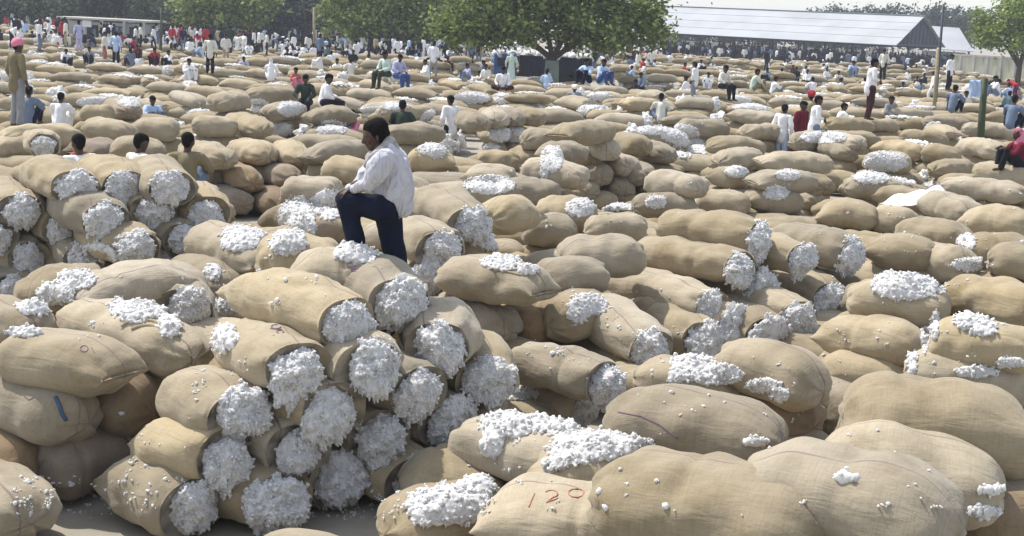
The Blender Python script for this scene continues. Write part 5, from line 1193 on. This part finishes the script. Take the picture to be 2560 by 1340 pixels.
# ------------------------------------------------------------------ which sacks show: the 300 largest stay things, the rest become one mass
cnt = {}; acc = {}
for yy in range(4, 1340, 5):
    for xx in range(4, 2560, 5):
        hh = BVH.ray_cast(CAM, ray(xx, yy).normalized())
        if hh[0] is not None:
            k = bisect.bisect_right(START, hh[2]) - 1; cnt[k] = cnt.get(k, 0) + 1; a = acc.get(k, (0, 0)); acc[k] = (a[0] + xx, a[1] + yy)
order = sorted([k for k in cnt if k < len(SACKS)], key=lambda k: -cnt[k])
keep = set(order[:300]) | {i for i in range(len(HAND)) if cnt.get(i, 0) > 8}
if len(keep) > 300: keep = set([k for k in order if k in keep][:300])
LAND = [(45, 200, 'the big man in olive'), (150, 270, 'the seated man in a white shawl'), (205, 335, 'the head with the neck scarf'), (338, 330, 'the second dark head'), (465, 330, 'the third dark head'), (378, 260, 'the man in pale blue'), (290, 120, 'the sky blue man'), (388, 140, 'the man in red shirt'),
        (525, 140, 'the man in cream'), (765, 230, 'the man in dark green'), (812, 230, 'the white seated man'), (935, 420, 'the standing man in jeans'), (1120, 290, 'the man in the alley'), (1003, 240, 'the dark green clad head'), (966, 165, 'the pale green seated pair'), (1260, 165, 'the blue lorry cab'), (1255, 205, 'the crosslegged person'), (1485, 190, 'the light blue pair'), (1434, 240, 'the grey striped person'), (1650, 245, 'the small dark head'),
        (1500, 400, 'the dark ended stack'), (1806, 195, 'the cream seated man'), (1884, 200, 'the man with the stick'), (1994, 310, 'the woman in red'), (2170, 225, 'the maroon trousers man'), (2218, 270, 'the seated man in grey'), (2340, 220, 'the wooden pole'), (2458, 240, 'the green post'), (2526, 280, 'the dark blue person'), (2528, 360, 'the wine red person'), (2290, 470, 'the white sheet'),
        (770, 850, 'the front pile'), (260, 540, 'the left mouth pile'), (620, 430, 'the dark stack'), (1930, 700, 'the right mouth pile'), (1250, 680, 'the torn top sack'), (240, 650, 'the cotton cone'), (150, 900, 'the pillow shaped sack'), (2330, 1050, 'the biggest foreground sack'), (1400, 1260, 'the numbered sack'), (1410, 930, 'the smooth diagonal sack'), (2270, 720, 'the big bright cotton heap')]
ORD = ['nearest', 'second nearest', 'third nearest', 'fourth nearest', 'fifth nearest', 'sixth nearest', 'seventh nearest', 'eighth nearest', 'ninth nearest', 'tenth nearest', 'eleventh nearest', 'twelfth nearest'] + [w_ + ' nearest' for w_ in 'thirteenth fourteenth fifteenth sixteenth seventeenth eighteenth nineteenth twentieth'.split()]
rec = {}
for k in keep:
    s = SACKS[k]
    if not s['auto']: continue
    x, y = acc[k][0] / cnt[k], acc[k][1] / cnt[k]; dd = [((x - a) ** 2 + ((y - b_) * 1.6) ** 2, i) for i, (a, b_, _) in enumerate(LAND)]; d2, i = min(dd); a, b_, nm = LAND[i]
    rel = ('left of' if x < a else 'right of') if abs(x - a) > abs(y - b_) * 1.6 else ('above' if y < b_ else 'below')
    look = ('half hidden sack' if cnt[k] < 60 else 'tan sack') + (' ' + s['cot'] if s.get('cot') else '')
    rec.setdefault((look, rel, nm), []).append((d2, k))
for (look, rel, nm), L in rec.items():
    for j, (_, k) in enumerate(sorted(L)):
        SACKS[k]['o']['label'] = f'{look} {rel} {nm}' + ('' if len(L) == 1 else f', {ORD[min(j, 19)]}')
# everything else: one mass
vs_, fs_, cv_, cf_, cq_ = [], [], [], [], []; off = coff = 0; drop = []
def arrays(o):
    me = o.data; v = np.empty(len(me.vertices) * 3, np.float32); me.vertices.foreach_get('co', v); mw = np.array(o.matrix_world); v = v.reshape(-1, 3) @ mw[:3, :3].T + mw[:3, 3]
    lp = np.empty(len(me.loops), np.int32); me.loops.foreach_get('vertex_index', lp); lt_ = np.empty(len(me.polygons), np.int32); me.polygons.foreach_get('loop_total', lt_); nq = int((lt_ == 4).sum()) * 4
    return v, lp[:nq].reshape(-1, 4), lp[nq:].reshape(-1, 3), np.linalg.det(mw[:3, :3]) < 0
bpy.context.view_layer.update(); off = 0; Q4, T3 = [], []
for i, s in enumerate(SACKS):
    if i in keep: continue
    o = s['o']
    if cnt.get(i, 0) > 0 or s['c'].y < 24:
        v, q, t, _ = arrays(o); vs_.append(v); Q4.append(q + off); T3.append(t + off); off += len(v)
        for ch in o.children:
            v, q, t, neg = arrays(ch); cv_.append(v); cf_.append((t[:, ::-1] if neg else t) + coff); cq_.append((q[:, ::-1] if neg else q) + coff); coff += len(v)
    drop.append(o)
for o in drop:
    for ch in list(o.children): bpy.data.objects.remove(ch)
    bpy.data.objects.remove(o)
mass_c = np.vstack(vs_); o = link(bpy.data.objects.new('sack_field', mesh_np('sack_field', mass_c, [np.vstack(Q4), np.vstack(T3)], True, [burlap('burlap_field', (.365, .302, .200), False)])))
tag(o, 'countless smaller burlap sacks filling the yard behind and between the larger ones', 'sacks', kind='stuff')
if cv_: o = link(bpy.data.objects.new('cotton_fluff', mesh_np('cotton_fluff', np.vstack(cv_), [np.vstack(cq_), np.vstack(cf_)], True, [COTTON]))); tag(o, 'white cotton showing on the smaller far sacks', 'cotton', kind='stuff')
# labels of the far figures
PN = dict(stand='standing', walk='walking', bend='stooping', sit='seated', cross='cross legged', edge='seated'); fr = {}; where_of = {f_[0].name: f_[5] for f_ in FIG}
for k, x, y, pose, pal, where in FIG:
    dd = min(((x - a) ** 2 + ((y - b_) * 1.6) ** 2, i) for i, (a, b_, _) in enumerate(LAND)); nm = LAND[dd[1]][2]; a, b_ = LAND[dd[1]][:2]
    rel = ('left of' if x < a else 'right of') if abs(x - a) > abs(y - b_) * 1.6 else ('beyond' if y < b_ else 'in front of')
    w_ = {'shed': 'under the shed', 'trees': 'by the trees', 'sacks': 'among the far sacks'}[where]
    if where == 'shed': rel, nm = ('towards', 'the gable end') if x > 2100 else ('under', 'the middle of its roof') if x > 1850 else ('towards', 'its far left end'); w_ = 'in shed crowd'
    elif dd[0] > 250 ** 2: rel, nm = 'in the', zone(x)
    fr.setdefault((PN[pose], PAL[pal][2], w_, rel, nm), []).append((dd[0], k))
for (p_, c_, w_, rel, nm), L in fr.items():
    for j, (_, k) in enumerate(sorted(L, key=lambda q: q[0])):
        tag(k, f'{p_} person {c_}' + (f' {w_}' if where_of[k.name] != 'sacks' else '') + f', {rel} {nm}' + ('' if len(L) == 1 else f', {ORD[min(j, 19)]}'), 'person', 'people in the cotton yard')
print('kept sacks', len(keep), 'mass', len(vs_), 'figures', len(FIG))

# ------------------------------------------------------------------ dusty air over the yard
b = MB(); b.box((0, 670, 10.5), 1560, 1480, 23.2); hz = b.build('haze', 'bark'); hz.data.materials.clear(); tag(hz, 'thin dusty haze over the yard', 'haze', kind='stuff')
mt = bpy.data.materials.new('dusty_air'); mt.use_nodes = True; t = mt.node_tree; t.nodes.remove(t.nodes['Principled BSDF']); pv = t.nodes.new('ShaderNodeVolumePrincipled'); pv.inputs['Color'].default_value = (.86, .90, 1, 1); pv.inputs['Density'].default_value = .00065; pv.inputs['Anisotropy'].default_value = .25
t.links.new(pv.outputs[0], t.nodes['Material Output'].inputs['Volume']); hz.data.materials.append(mt)

for o in bpy.data.objects:
    if o.get('label') and len(o['label'].split()) > 16: o['label'] = o['label'].replace(' nearest', '')
